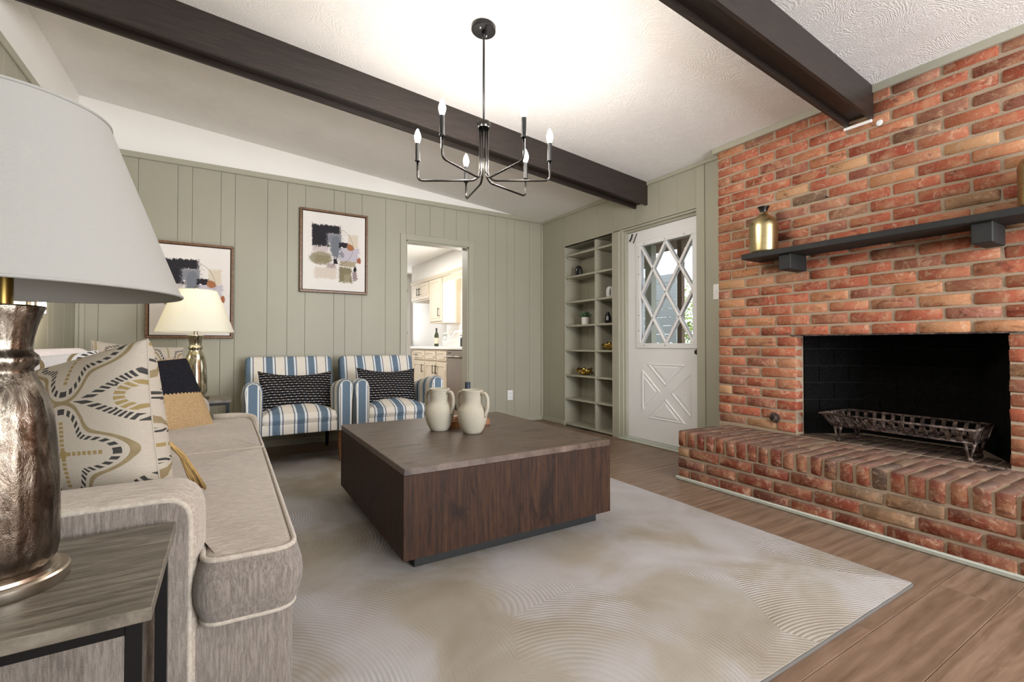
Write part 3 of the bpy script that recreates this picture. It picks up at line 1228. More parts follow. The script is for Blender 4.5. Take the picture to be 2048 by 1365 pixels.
def lay(par, y0, y1, z, x, courses, meshes, half, pitch, hole, D=.092, gap=.0125):
    """running bond going from y1 down to y0, cut around the firebox opening"""
    for i in range(courses):
        zz = z + i * P
        L = pitch if i % 2 == 0 else pitch / 2
        cuts, y = [y1], y1
        while y > y0 + .02:
            y -= L
            L = pitch
            cuts.append(max(y, y0))
        spans = [[b, a] for a, b in zip(cuts, cuts[1:])]
        if hole[2] < zz + P / 2 < hole[3]:
            res = []
            for a, b in spans:
                if b <= hole[0] or a >= hole[1]:
                    res.append([a, b])
                    continue
                if b > hole[1]:
                    if b - hole[1] < .06 and res:
                        res[-1][0] = hole[1]
                    else:
                        res.append([hole[1], b])
                if a < hole[0]:
                    res.append([a, hole[0]])
            spans = res
            for k_ in range(1, len(spans)):
                if spans[k_][1] == hole[0] and spans[k_][1] - spans[k_][0] < .06 and k_ + 1 < len(spans):
                    spans[k_ + 1][1] = hole[0]
                    spans[k_][1] = spans[k_][0]
        for a, b in spans:
            w_ = b - a
            if w_ < .02:
                continue
            ms, base = (meshes, .213) if w_ > .15 else (half, .101)
            lo = a if abs(a - hole[1]) < .001 and hole[2] < zz + P / 2 < hole[3] else a + gap / 2
            hi = b if abs(b - hole[0]) < .001 and hole[2] < zz + P / 2 < hole[3] else b - gap / 2
            place('brick', rnd.choice(ms), (x + D / 2 + rnd.uniform(-.0015, .003), (lo + hi) / 2 + rnd.uniform(-.001, .001), zz + P / 2 + rnd.uniform(-.001, .001)), par,
                  rot=(rnd.choice((0, math.pi)) + rnd.uniform(-.008, .008), 0, rnd.uniform(-.012, .012)), scale=(1, (hi - lo) / base, 1))


lay(fire, .30, BY1, FZ0 + .004, XF, 29, BL, BH, .2247, (FY0, FY1, .30, FZ1))
far = MB()
i = 0
for i in range(29):
    y = .30 - (0 if i % 2 == 0 else .11)
    while y > -1.6:
        far.box(XF, XF + .05, y - .213, y, FZ0 + .01 + i * P, FZ0 + .0715 + i * P, .004)
        y -= .2247
far.build('brick_field', 'brick', fire, kind='stuff')
MB().box(XF - .004, XF + .09, FY0 - .06, FY1 + .03, FZ1 - .003, FZ1 + .004).build('lintel', 'iron', fire, label='thin rusty steel lintel')
# firebox
fb = MB()
A, B_, C_, D_ = (XR, FY1), (3.74, 1.50), (3.74, .90), (XR, FY0)
for (p, q) in ((A, B_), (B_, C_), (C_, D_)):
    n = Vector((q[1] - p[1], -(q[0] - p[0]))).normalized() * -.03
    vs = []
    for (x_, y_) in (p, q, (q[0] + n.x, q[1] + n.y), (p[0] + n.x, p[1] + n.y)):
        vs += [(x_, y_, .30), (x_, y_, 1.15)]
    fb.add(vs, [(0, 1, 3, 2), (2, 3, 5, 4), (4, 5, 7, 6), (6, 7, 1, 0), (0, 2, 4, 6), (1, 7, 5, 3)])
fb.box(XR - .02, 3.80, .60, 1.80, 1.12, 1.16)
fb.box(XM + .02, XR + .02, FY0 - .05, FY1 + .05, FZ1 + .02, 1.12)
fb.build('firebox_lining', 'soot_joint', fire)
fbk = MB().box(-.0075, .0075, -.5, .5, -.5, .5).build('firebrick', 'soot')
fbm = fbk.data
bpy.data.objects.remove(fbk)
for (p, q) in ((A, B_), (B_, C_), (C_, D_)):
    p, q = Vector(p), Vector(q)
    d = q - p
    L = d.length
    ang = math.atan2(d.y, d.x) - math.pi / 2
    nb = max(1, round(L / .2))
    for r_ in range(7):
        off = 0 if r_ % 2 == 0 else .5
        for k in range(-1, nb + 1):
            a, b = max(0, k + off), min(nb, k + 1 + off)
            if b - a < .1:
                continue
            mid = p + d * ((a + b) / 2 / nb)
            place('firebrick', fbm, (mid.x, mid.y, .335 + r_ * .115 + .0565), fire, rot=(0, 0, ang), scale=(1, (b - a) / nb * L - .005, .110))
# trim above the bricks
MB().box(XF - .02, XR, 1.41, BY1 + .03, 2.432, 2.475, .003).box(XF - .02, XR, YF, 1.245, 2.432, 2.478, .003).build('trim_8', 'green_trim', **STR)

# ---- raised hearth
HX, HY1, HZ = 2.700, 2.203, .335
hearth = thing('hearth', (HX, 1.2, 0), 'raised red brick hearth in front of the firebox, bricks on edge along its rim', 'hearth')
hc = MB()
hc.box(HX + .008, XF - .001, -.9, HY1 - .010, 0, HZ - .006)
hc.build('mortar', 'mortar', hearth)
RM = [brick_mesh('brick', .0565, .098, .195, 'brick_hearth', 40 + s, bev=.006, jit=.003) for s in range(6)]
RM2 = [brick_mesh('brick', .0625, .05, .19, 'brick_dusty', 60 + s, bev=.003) for s in range(4)]
RM3 = [brick_mesh('brick', .0625, .05, .19, 'brick_floor', 70 + s, bev=.003) for s in range(4)]
k = 0
y = HY1
while y > .28:
    wd_ = .0718
    place('brick', rnd.choice(RM), (HX + .0975 + rnd.uniform(-.002, .002), y - wd_ / 2 + .002, HZ - .049 + rnd.uniform(-.0015, .001)), hearth, rot=(rnd.choice((0, math.pi)), 0, rnd.uniform(-.02, .02)))
    place('brick', rnd.choice(RM2), (HX + .305, y - wd_ / 2 + .002, HZ - .0275), hearth, rot=(0, 0, rnd.uniform(-.01, .01)))
    place('brick', rnd.choice(RM2), (HX + .475, y - wd_ / 2 - .02, HZ - .0275), hearth, rot=(0, 0, rnd.uniform(-.01, .01)), scale=(.74, 1, 1))
    y -= wd_
MB().box(XF, XR, FY0, FY1, .2, HZ - .006).box(XR, 3.76, FY0 - .02, FY1 + .02, .2, HZ - .006).build('firebox_floor_mortar', 'mortar', fire)
y = FY1 - .01
while y > FY0 + .03:
    place('brick', rnd.choice(RM3), (3.375, y - .036, HZ - .0275), fire)
    if .93 < y < 1.55:
        place('brick', rnd.choice(RM3), (3.575, y - .05, HZ - .0275), fire)
    y -= .0718
HB = [brick_mesh('brick', .213, .0605, .092, 'brick_hearth', 80 + s, bev=.006, jit=.0026) for s in range(6)]
HH = [brick_mesh('brick', .101, .0605, .092, 'brick_hearth', 90 + s, bev=.006) for s in range(3)]
for i, z0 in enumerate((.012, .0885, .165)):
    y = HY1
    L = .1 if i % 2 == 0 else .222
    while y > .05:
        w_ = L - .0125
        me, base = (rnd.choice(HB), .213) if L > .15 else (rnd.choice(HH), .101)
        place('brick', me, (HX + .046 + rnd.uniform(-.002, .002), y - w_ / 2, z0 + .0305), hearth, rot=(rnd.choice((0, math.pi)), 0, rnd.uniform(-.012, .012)), scale=(1, w_ / base, 1))
        y -= L
        L = .222
hf = MB()
y = .28
while y > -.9:
    hf.box(HX, HX + .19, y - .06, y, HZ - .1, HZ, .005)
    y -= .0718
for i, z0 in enumerate((.012, .0885, .165)):
    y = .05
    while y > -.8:
        hf.box(HX, HX + .09, y - .21, y, z0, z0 + .0605, .005)
        y -= .222
hf.build('brick_field', 'brick_hearth', hearth, kind='stuff')
MB().box(HX - .016, HX + .004, -.9, HY1 + .012, 0, .024, .005).box(HX - .012, XR - .02, HY1 - .004, HY1 + .012, 0, .024, .005).build('trim_9', 'aluminium', **STR)

# ---- ceiling beams following the slope
def beam(name, y0, y1, xe, h, **k):
    xa = XL
    m = MB()

    def slopebox(a0, a1, top, bot, x0=xa, x1=xe):
        vs = []
        for xx in (x0, x1):
            for yy in (a0, a1):
                for dz in (bot, top):
                    vs.append((xx, yy, zc(xx) + dz))
        m.add(vs, [(0, 1, 3, 2), (4, 6, 7, 5), (0, 4, 5, 1), (2, 3, 7, 6), (0, 2, 6, 4), (1, 5, 7, 3)])
    slopebox(y0, y0 + .02, .01, -h)
    slopebox(y1 - .02, y1, .01, -h)
    slopebox(y0 + .02, y1 - .02, .01, -h + .03)
    m.build(name, 'beam', **k)


beam('ceiling_beam', 3.085, 3.247, XR - .002, .215, label='dark brown boxed ceiling beam behind the chandelier, ending above the bookcase', category='beam')
beam('ceiling_beam', 1.243, 1.39, XF - .003, .195, label='dark brown boxed ceiling beam ending in the brick wall', category='beam')
MB().box(XF - .012, XF + .003, 1.25, 1.40, 2.262, 2.280, .004).build('plaster_patch', 'white_wall', fire, label='white filler under the beam end')
MB().lathe([(0, .004), (.012, .004), (.018, 0)], seg=10, mat=frame((XF - .001, 1.215, 2.243), (0, 1, 0), (0, 0, 1), (-1, 0, 0))).build('paint_spot', 'white_plastic', fire, label='small white paint blot')

# ---- bookcase built into the niche
bc = thing('built_in_bookcase', (XR + .12, (NY0 + NY1) / 2, 0), 'sage green built-in bookcase of stacked cubbies left of the white door', 'bookcase')
ND = 3.615
MB().box(XR - .004, ND + .012, NY1, NY1 + .016, 0, NZ + .01).build('side_panel', 'green', bc)
MB().box(XR - .012, ND + .012, NY0 - .016, NY0, 0, NZ).build('side_panel', 'green', bc)
MB().box(XR - .016, XR + .05, OY1 + .012, NY0 + .001, .0, NZ + .008, .003).build('post', 'green_trim', bc)
MB().box(XR, ND, NY0, NY1, NZ, NZ + .014).build('top_board', 'green', bc)
yy = NY0
for d in (.17, .12, .15, .11, .13, .116):
    MB().box(ND, ND + .01, yy + .0018, yy + d - .0018, 0, NZ, .001).build('back_board', 'green', bc)
    yy += d
MB().box(ND + .01, ND + .02, NY0 - .02, NY1 + .02, 0, NZ + .02).build('backing', 'green_dark', bc)
ND2 = 3.818
shz = [.010, .300, .572, .858, 1.140, 1.412, 1.702, 1.955]
for i, z in enumerate(shz):
    MB().box(XR + .002, ND, NY0, NY1, z, z + .020, .0015).build('shelf', 'green_trim', bc)
    zt = (shz[i + 1] if i < 7 else NZ)
    MB().box(XR + .006, ND, ND2, ND2 + .020, z + .020, zt).build('divider', 'green_trim', bc)
    if i:
        MB().box(XR + .03, ND - .02, NY1 - .02, NY1, z - .02, z).build('cleat', 'green', bc)
MB().box(XR + .02, ND, NY0, NY1, 0, .010).build('toe_kick', 'green_dark', bc)


# ================================================================== KITCHEN beyond the doorway
KX, KY = 2.77, 9.75
MB().box(.2, XR + .1, YB + .12, KY + .1, -.12, 0).build('floor_kitchen', 'plank', **STR)
MB().box(.2, XR + .1, YB + .12, KY + .1, 2.43, 2.5).build('ceiling_kitchen', 'kitchen_white', **STR)
MB().box(.1, .2, YB + .12, KY + .1, 0, 2.5).build('wall_kitchen_left', 'kitchen_white', **STR)
k = MB()
WY0, WY1, WZ0, WZ1 = 5.55, 7.13, 1.15, 2.06
k.box(XR, XR + .1, WY1, KY, 0, 2.5).box(XR, XR + .1, YB + .12, WY0, 0, 2.5).box(XR, XR + .1, WY0, WY1, 0, WZ0).box(XR, XR + .1, WY0, WY1, WZ1, 2.5)
k.build('wall_kitchen_right', 'kitchen_white', **STR)
MB().box(XR - .008, XR, YB + .13, 7.95, .90, WZ0, 0).box(XR - .008, XR, WY1, 7.78, WZ0, 1.30).build('backsplash', 'tile', label='white subway tile backsplash', category='backsplash')
k = MB()
EX0, EX1, EZ0, EZ1 = 2.35, 3.32, .25, 2.12
k.box(.2, EX0, KY, KY + .1, 0, 2.5).box(EX1, XR + .1, KY, KY + .1, 0, 2.5).box(EX0, EX1, KY, KY + .1, EZ1, 2.5).box(EX0, EX1, KY, KY + .1, 0, EZ0)
k.build('wall_kitchen_end', 'kitchen_white', **STR)
k = MB()
for a, b, c_, d in ((EX0, EX1, EZ0, EZ0 + .05), (EX0, EX1, EZ1 - .05, EZ1), (EX0, EX0 + .05, EZ0, EZ1), (EX1 - .05, EX1, EZ0, EZ1), (EX0, EX1, 1.16, 1.20), (EX0, EX1, 1.80, 1.83)):
    k.box(a, b, KY + .01, KY + .05, c_, d)
w2 = k.build('window_2', 'white_paint', **STR)
MB().box(EX0 + .05, EX1 - .05, KY + .03, KY + .034, EZ0 + .05, EZ1 - .05).build('pane', 'glass', w2)
k = MB()
for a, b, c_, d in ((WY0, WY1, WZ0, WZ0 + .05), (WY0, WY1, WZ1 - .05, WZ1), (WY0, WY0 + .05, WZ0, WZ1), (WY1 - .05, WY1, WZ0, WZ1), (6.31, 6.36, WZ0, WZ1)):
    k.box(XR + .02, XR + .07, a, b, c_, d)
w3 = k.build('window_3', 'white_paint', **STR)
MB().box(XR + .045, XR + .049, WY0 + .05, WY1 - .05, WZ0 + .05, WZ1 - .05).build('pane', 'glass', w3)
MB().box(3.05, XR, YB + .12, 8.73, 2.12, 2.43).build('trim_10', 'kitchen_white', **STR)
MB().box(3.028, 3.05, YB + .12, 8.74, 2.085, 2.125, .006).box(3.036, 3.05, YB + .12, 8.74, 2.06, 2.088, .004).build('trim_11', 'cabinet', **STR)


def frame_door(m, x, y0, y1, z0, z1, arch=.0):
    """cabinet front facing -x with a routed outline with clipped corners"""
    m.box(x - .018, x, y0, y1, z0, z1, .003)
    a = min(.045, (y1 - y0) * .22)
    b = min(.05, (z1 - z0) * .22)
    cc = min(.05, (y1 - y0) * .2, (z1 - z0) * .3)
    pts = [(y0 + a + cc, z0 + b), (y1 - a - cc, z0 + b), (y1 - a, z0 + b + cc), (y1 - a, z1 - b - cc), (y1 - a - cc, z1 - b), (y0 + a + cc, z1 - b), (y0 + a, z1 - b - cc), (y0 + a, z0 + b + cc)]
    m.tube([(x - .019, p[0], p[1]) for p in pts], .0045, 5, closed=True)


def pull(par, x, y, z0, z1, horiz=False):
    m = MB()
    if horiz:
        m.tube([(x - .035, y - .06, z0), (x - .035, y + .06, z0)], .006, 6)
        for d in (-.04, .04):
            m.tube([(x, y + d, z0), (x - .035, y + d, z0)], .005, 6)
    else:
        m.tube([(x - .035, y, z0), (x - .035, y, z1)], .006, 6)
        for z in (z0 + .02, z1 - .02):
            m.tube([(x, y, z), (x - .035, y, z)], .005, 6)
    m.build('bar_pull', 'matte_black', par)


# base cabinets (three units), then the dishwasher
ys = [7.905, 7.246, 6.772, 6.349]
names = ['cream base cabinet with drawer at the far end of the kitchen counter', 'middle cream base cabinet under the kitchen counter', 'cream base cabinet beside the dishwasher']
for i in range(3):
    y1, y0 = ys[i], ys[i + 1]
    t = thing('base_cabinet', (KX + .3, (y0 + y1) / 2, 0), names[i], 'cabinet', 'kitchen base cabinets')
    MB().box(KX, XR - .01, y0 + .001, y1 - .001, .09, .858).box(KX + .06, XR - .01, y0 + .001, y1 - .001, 0, .09).build('body', 'cabinet', t)
    if i == 0:
        y1 = 7.80
    m = MB()
    frame_door(m, KX, y0 + .015, y1 - .015, .69, .835)
    d = m.build('drawer', 'cabinet', t)
    if i == 0:
        pull(d, KX - .018, (y0 + y1) / 2 + .1, .765, 0, True)
    m = MB()
    frame_door(m, KX, y0 + .015, y1 - .015, .12, .66)
    d = m.build('cabinet_door', 'cabinet', t)
    pull(d, KX - .018, y0 + .06 if i < 2 else y1 - .06, .48, .62)
t = thing('dishwasher', (KX + .3, 6.03, 0), 'stainless steel dishwasher under the kitchen counter', 'dishwasher')
MB().box(KX - .02, XR - .02, 5.74, 6.340, .10, .74, .004).build('front_panel', 'stainless', t)
MB().box(KX - .022, XR - .02, 5.74, 6.340, .745, .855, .004).build('control_panel', 'stainless', t)
MB().tube([(KX - .06, 5.78, .765), (KX - .06, 6.30, .765)], .010, 8).tube([(KX - .02, 5.80, .765), (KX - .06, 5.80, .765)], .008).tube([(KX - .02, 6.28, .765), (KX - .06, 6.28, .765)], .008).build('handle', 'stainless', t, smooth=True)
MB().box(KX - .0235, KX - .02, 6.20, 6.29, .805, .82).build('badge', 'matte_black', t)
MB().box(KX + .05, XR - .02, 5.75, 6.33, 0, .10).build('toe_kick', 'matte_black', t)
t = thing('base_cabinet', (KX + .3, 5.34, 0), 'cream base cabinet hidden behind the doorway jamb', 'cabinet', 'kitchen base cabinets')
MB().box(KX, XR - .01, 4.95, 5.735, .0, .858).build('body', 'cabinet', t)
m = MB()
frame_door(m, KX, 4.97, 5.72, .12, .83)
m.build('cabinet_door', 'cabinet', t)
tag(MB().box(KX - .03, XR - .008, YB + .13, 7.93, .862, .90, .004).build('countertop', 'counter'), 'white kitchen worktop running under the window', 'countertop')
# upper cabinets
t = thing('upper_cabinet', (3.2, 7.49, 1.3), 'tall cream wall cabinet left of the kitchen window', 'cabinet')
MB().box(3.05, XR - .002, 7.197, 7.78, 1.30, 2.06, .002).build('body', 'cabinet', t)
m = MB()
frame_door(m, 3.05, 7.225, 7.76, 1.33, 2.05)
d = m.build('cabinet_door', 'cabinet', t)
pull(d, 3.032, 7.30, 1.40, 1.55)
t = thing('upper_cabinet', (3.2, 8.25, 1.72), 'short two-door cream cabinet high on the kitchen wall', 'cabinet')
MB().box(3.05, XR - .002, 7.80, 8.71, 1.735, 2.06, .002).build('body', 'cabinet', t)
for a, b, h in ((7.82, 8.245, 8.20), (8.265, 8.70, 8.31)):
    m = MB()
    frame_door(m, 3.05, a, b, 1.76, 2.045)
    d = m.build('cabinet_door', 'cabinet', t)
    pull(d, 3.032, h, 1.83, 1.97)
tag(MB().box(3.05, 3.07, YB + .13, 7.19, 1.96, 2.06, .002).build('valance', 'cabinet'), 'cream board bridging over the kitchen window', 'valance')
# counter objects
t = thing('wine_bottle', (3.10, 7.60, .90), 'dark green wine bottle on the kitchen counter', 'bottle')
MB().lathe([(0, 0), (.036, 0), (.037, .01), (.037, .19), (.032, .215), (.015, .25), (.0135, .30), (0, .30)], (3.1, 7.6, .9), 20).build('glass_body', 'bottle_glass', t, smooth=True)
MB().lathe([(.0148, .255), (.0152, .318), (0, .32)], (3.1, 7.6, .9), 16).build('foil', 'matte_black', t, smooth=True)
MB().lathe([(.0378, .05), (.0378, .15)], (3.1, 7.6, .9), 20).build('paper_label', 'label', t, smooth=True)
t = thing('wine_glass', (3.12, 7.28, .90), 'clear stemmed glass beside the wine bottle', 'glass')
MB().lathe([(.033, 0), (.005, .006), (.0035, .01), (.0035, .09), (.02, .105), (.036, .135), (.038, .165), (.030, .21), (.0285, .21), (.0365, .165), (.0345, .136), (.019, .108), (0, .1)], (3.12, 7.28, .9), 20).build('glass_bowl', 'glass', t, smooth=True)
t = thing('soap_dispenser', (3.10, 6.553, .90), 'matte black soap pump bottle by the kitchen sink', 'soap dispenser')
MB().lathe([(0, 0), (.034, 0), (.036, .006), (.036, .13), (.03, .138), (.012, .142), (.012, .155), (0, .155)], (3.1, 6.553, .9), 20).build('body', 'matte_black', t, smooth=True, angle=50)
MB().tube([(3.1, 6.553, 1.05), (3.1, 6.553, 1.075)], .004).tube([(3.11, 6.56, 1.078), (3.06, 6.553, 1.076)], .006).build('pump', 'matte_black', t, smooth=True)
t = thing('kitchen_faucet', (3.24, 6.68, .90), 'chrome gooseneck tap at the kitchen sink', 'faucet')
MB().tube([(3.24, 6.68, .9), (3.24, 6.68, 1.06)] + [(3.24 - .09 * (1 - math.cos(a)), 6.68 + .10 * (1 - math.cos(a)), 1.06 + .09 * math.sin(a)) for a in [math.pi * k / 12 for k in range(1, 13)]], .011, 10).lathe([(.026, 0), (.026, .01), (.014, .02)], (3.24, 6.68, .9), 16).build('spout', 'chrome', t, smooth=True)
MB().tube([(3.24, 6.55, .9), (3.24, 6.55, .97), (3.20, 6.52, 1.0)], .008).build('lever', 'chrome', t, smooth=True)

# ---- outside: porch beyond the entry door, garden beyond the kitchen
MB().box(XR + .13, 30, -14, 30, -.35, -.15).box(-12, XR + .13, KY + .2, 30, -.35, -.15).build('ground', 'ground', **STR)
tag(MB().box(3.55, 5.5, 1.9, 7.0, 2.30, 2.38).build('porch_roof', 'porch_wood'), 'brown porch ceiling seen through the door glass', 'porch roof')
tag(MB().box(3.60, 5.5, 5.02, 5.14, 2.10, 2.30).build('porch_beam', 'porch_wood'), 'brown beam under the porch ceiling', 'beam')
tag(MB().box(5.05, 5.11, 4.05, 4.12, -.15, 2.30).build('porch_post', 'porch_wood'), 'brown square porch post, right of two seen through the door glass', 'post')
tag(MB().box(4.95, 5.05, 4.47, 4.58, -.15, 2.30).build('porch_post', 'green'), 'sage square porch post, left of two seen through the door glass', 'post')
sd_ = thing('siding_wall', (7.05, 6.1, 0), 'pale grey siding wall beyond the porch, seen through the door glass', 'wall')
for q in range(15):
    MB().box(7.0, 7.04, 5.74, 7.60, -.15 + q * .16, -.15 + q * .16 + .154, .002).build('siding_board', 'porch_grey', sd_)
t = thing('wall_lantern', (4.55, 4.70, 1.20), 'small tan lantern shade outside behind the door glass', 'lantern')


def foliage(name, loc, rad, n, label, seed, par_trunk=True):
    r = random.Random(seed)
    t = thing(name, (loc[0], loc[1], -.15), label, 'tree')
    m = MB()
    for i in range(n):
        d = Vector((r.gauss(0, 1), r.gauss(0, 1), r.gauss(0, 1))).normalized() * rad * r.random() ** .4
        c = Vector(loc) + d
        a = Vector((r.gauss(0, 1), r.gauss(0, 1), r.gauss(0, 1))).normalized()
        b = a.orthogonal().normalized()
        s = r.uniform(.05, .09)
        m.add([c - a * s, c + b * s * .5, c + a * s, c - b * s * .5], [(0, 1, 2, 3)])
    m.build('leaves', 'tree_leaf', t, kind='stuff')
    MB().tube([(loc[0], loc[1], -.15), (loc[0] + .05, loc[1], loc[2])], [.09, .05], 8).build('trunk', 'bark', t)


foliage('garden_tree', (9.6, 7.25, 1.2), 1.3, 2600, 'yellow-green tree beyond the porch, seen through the door glass', 3)
foliage('garden_tree', (4.0, 12.9, 1.75), 1.2, 2200, 'yellow-green tree outside the far kitchen window', 4)
lt_ = [o for o in bpy.data.objects if o.name.startswith('wall_lantern')][0]
MB().lathe([(0, 0), (.05, 0), (.055, .01), (.06, .12), (.05, .13), (0, .13)], (4.55, 4.70, 1.20), 16).build('shade', 'porch_wood', lt_, smooth=True)
MB().tube([(4.55, 4.70, 1.33), (4.55, 4.70, 1.40), (4.96, 4.62, 1.40)], .008).build('bracket', 'matte_black', lt_)


# ================================================================== FURNITURE
# ---- rug
RX0, RX1, RY0, RY1 = -.42, 2.287, .757, 4.33
rug = thing('area_rug', ((RX0 + RX1) / 2, (RY0 + RY1) / 2, 0), 'large pale grey-beige rug carved with concentric arcs under the coffee table', 'rug')
out = resample(round_poly([(RX0, RY0), (RX1, RY0), (RX1, RY1), (RX0, RY1)], .012, 2), .05)
out = [(x + rnd.uniform(-.0012, .0012), y + rnd.uniform(-.0012, .0012)) for x, y in out]
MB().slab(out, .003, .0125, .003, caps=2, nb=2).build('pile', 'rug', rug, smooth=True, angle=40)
MB().slab(round_poly([(RX0 - .004, RY0 - .004), (RX1 + .004, RY0 - .004), (RX1 + .004, RY1 + .004), (RX0 - .004, RY1 + .004)], .012, 2), 0, .0105, .001, caps=2, nb=1).build('binding', 'rug_edge', rug)
RZ = .0125

# ---- coffee table
ct = thing('coffee_table', (1.14, 2.36, RZ), 'low square dark brown wooden block coffee table on a black plinth', 'table')
cx0, cx1, cy0, cy1, cz0, cz1 = .600, 1.690, 1.804, 2.985, .083, .448
g = .0015
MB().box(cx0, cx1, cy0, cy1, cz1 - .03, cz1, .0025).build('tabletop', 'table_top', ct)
nb_ = 7
for i in range(nb_):
    a, b = cx0 + (cx1 - cx0) * i / nb_, cx0 + (cx1 - cx0) * (i + 1) / nb_
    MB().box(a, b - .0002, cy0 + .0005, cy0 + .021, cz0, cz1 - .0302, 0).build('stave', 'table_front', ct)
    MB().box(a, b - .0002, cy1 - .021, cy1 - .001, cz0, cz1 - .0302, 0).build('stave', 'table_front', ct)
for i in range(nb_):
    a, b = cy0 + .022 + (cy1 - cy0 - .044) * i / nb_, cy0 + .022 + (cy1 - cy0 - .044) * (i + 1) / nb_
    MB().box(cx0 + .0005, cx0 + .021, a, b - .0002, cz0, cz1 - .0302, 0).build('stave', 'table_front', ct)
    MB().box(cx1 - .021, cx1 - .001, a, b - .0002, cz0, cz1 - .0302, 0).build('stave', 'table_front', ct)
MB().box(cx0 + .02, cx1 - .02, cy0 + .02, cy1 - .02, cz0 + .002, cz0 + .02).build('bottom_board', 'black_wood', ct)
MB().box(.672, 1.665, 1.884, 2.905, RZ, cz0 + .002, .002).build('plinth', 'matte_black', ct, label='black recessed plinth')

# ---- two ceramic jugs
def jug(x, y, rot, label):
    z = cz1
    t = thing('ceramic_jug', (x, y, z), label, 'jug', 'raw ceramic jugs on the coffee table')
    prof = [(0, .0), (.047, 0), (.053, .004), (.068, .03), (.081, .065), (.0865, .10), (.083, .13), (.070, .153), (.058, .168), (.0555, .180), (.0565, .20), (.0595, .235), (.0625, .243), (.0615, .248), (.0575, .246), (.054, .235), (.051, .20), (.050, .178), (.06, .16), (.07, .12), (.05, .02), (0, .015)]
    sm = []
    for i in range(len(prof) - 1):
        sm.append(prof[i])
        sm.append(((prof[i][0] + prof[i + 1][0]) / 2, (prof[i][1] + prof[i + 1][1]) / 2))
    sm.append(prof[-1])
    s = .965
    MB().lathe([(r * s, h * s) for r, h in sm], (x, y, z), 40).build('body', 'ceramic', t, smooth=True)
    for sg in (0, math.pi):
        a = rot + sg
        ca, sa = math.cos(a), math.sin(a)
        pts = smoothpath([(r * s, h * s) for r, h in ((.055, .225), (.084, .232), (.101, .200), (.102, .155), (.091, .118), (.078, .104))], .03, 5) if False else None
        P3 = [Vector((x + r * s * ca, y + r * s * sa, z + h * s)) for r, h in ((.054, .224), (.086, .233), (.103, .205), (.103, .150), (.092, .118), (.078, .100))]
        pp = smoothpath(P3, .03, 5)
        MB().tube(pp, [.0095 + .002 * (i / len(pp)) for i in range(len(pp))], 10).build('handle', 'ceramic', t, smooth=True)
    return t


jug(1.045, 2.515, R(-62), 'raw ceramic two-handled jug, left of the pair on the coffee table')
jug(1.170, 2.345, R(-60), 'raw ceramic two-handled jug, right and nearer one of the pair on the coffee table')
# wooden tray, candlestick and candle behind the jugs
t = thing('wooden_tray', (1.27, 2.62, cz1), 'shallow brown wooden tray with a raised rim behind the jugs', 'tray')
MB().box(1.12, 1.37, 2.53, 2.69, cz1, cz1 + .012, .002).build('base', 'table_wood_dark', t)
m = MB()
m.box(1.12, 1.37, 2.522, 2.53, cz1, cz1 + .04, .002).box(1.12, 1.37, 2.69, 2.698, cz1, cz1 + .04, .002)
m.box(1.112, 1.12, 2.522, 2.698, cz1, cz1 + .04, .002).box(1.37, 1.378, 2.522, 2.698, cz1, cz1 + .04, .002)
m.build('rim', 'oak', t)
t = thing('candlestick', (1.265, 2.60, cz1 + .012), 'turned brown wooden candlestick on the tray behind the jugs', 'candlestick')
MB().lathe([(0, 0), (.035, 0), (.036, .01), (.022, .025), (.014, .04), (.018, .07), (.026, .09), (.03, .11), (.016, .13), (.014, .16), (.024, .185), (.026, .2), (0, .2)], (1.265, 2.60, cz1 + .012), 20).build('stem', 'table_wood_dark', t, smooth=True)
t2 = thing('pillar_candle', (1.265, 2.60, cz1 + .212), 'navy blue candle standing on the wooden candlestick', 'candle')
MB().lathe([(0, 0), (.0165, 0), (.0165, .045), (.015, .047), (0, .045)], (1.265, 2.60, cz1 + .212), 20).build('wax', 'navy_wax', t2, smooth=True, angle=40)
MB().lathe([(0, 0), (.0175, 0), (.0175, .004), (.0165, .005)], (1.265, 2.60, cz1 + .254), 20).build('rim', 'navy_wax', t2, smooth=True, angle=40)
t = thing('wooden_tealight_holder', (1.165, 2.64, cz1 + .012), 'small dark wooden holder on the tray between the jugs', 'holder')
MB().lathe([(0, 0), (.028, 0), (.03, .02), (.02, .05), (.012, .07), (.02, .10), (.028, .12), (.02, .122), (0, .11)], (1.165, 2.64, cz1 + .012), 18).build('body', 'oak', t, smooth=True)


# ---- sofa (runs along the left wall)
sofa = thing('sofa', (-.35, 2.45, RZ), 'long oatmeal chenille sofa with piped T-shaped seat cushions', 'sofa')
SY0, SY1 = 1.300, 3.610
SB = -.93
out = resample(round_poly([(SB, SY0 + .008), (.150, SY0 + .008), (.150, SY1 - .008), (SB, SY1 - .008)], .03, 3), .12)
MB().slab(out, RZ + .004, .292, .012, caps=2, nb=3).build('base_skirt', 'sofa', sofa, smooth=True, angle=50)
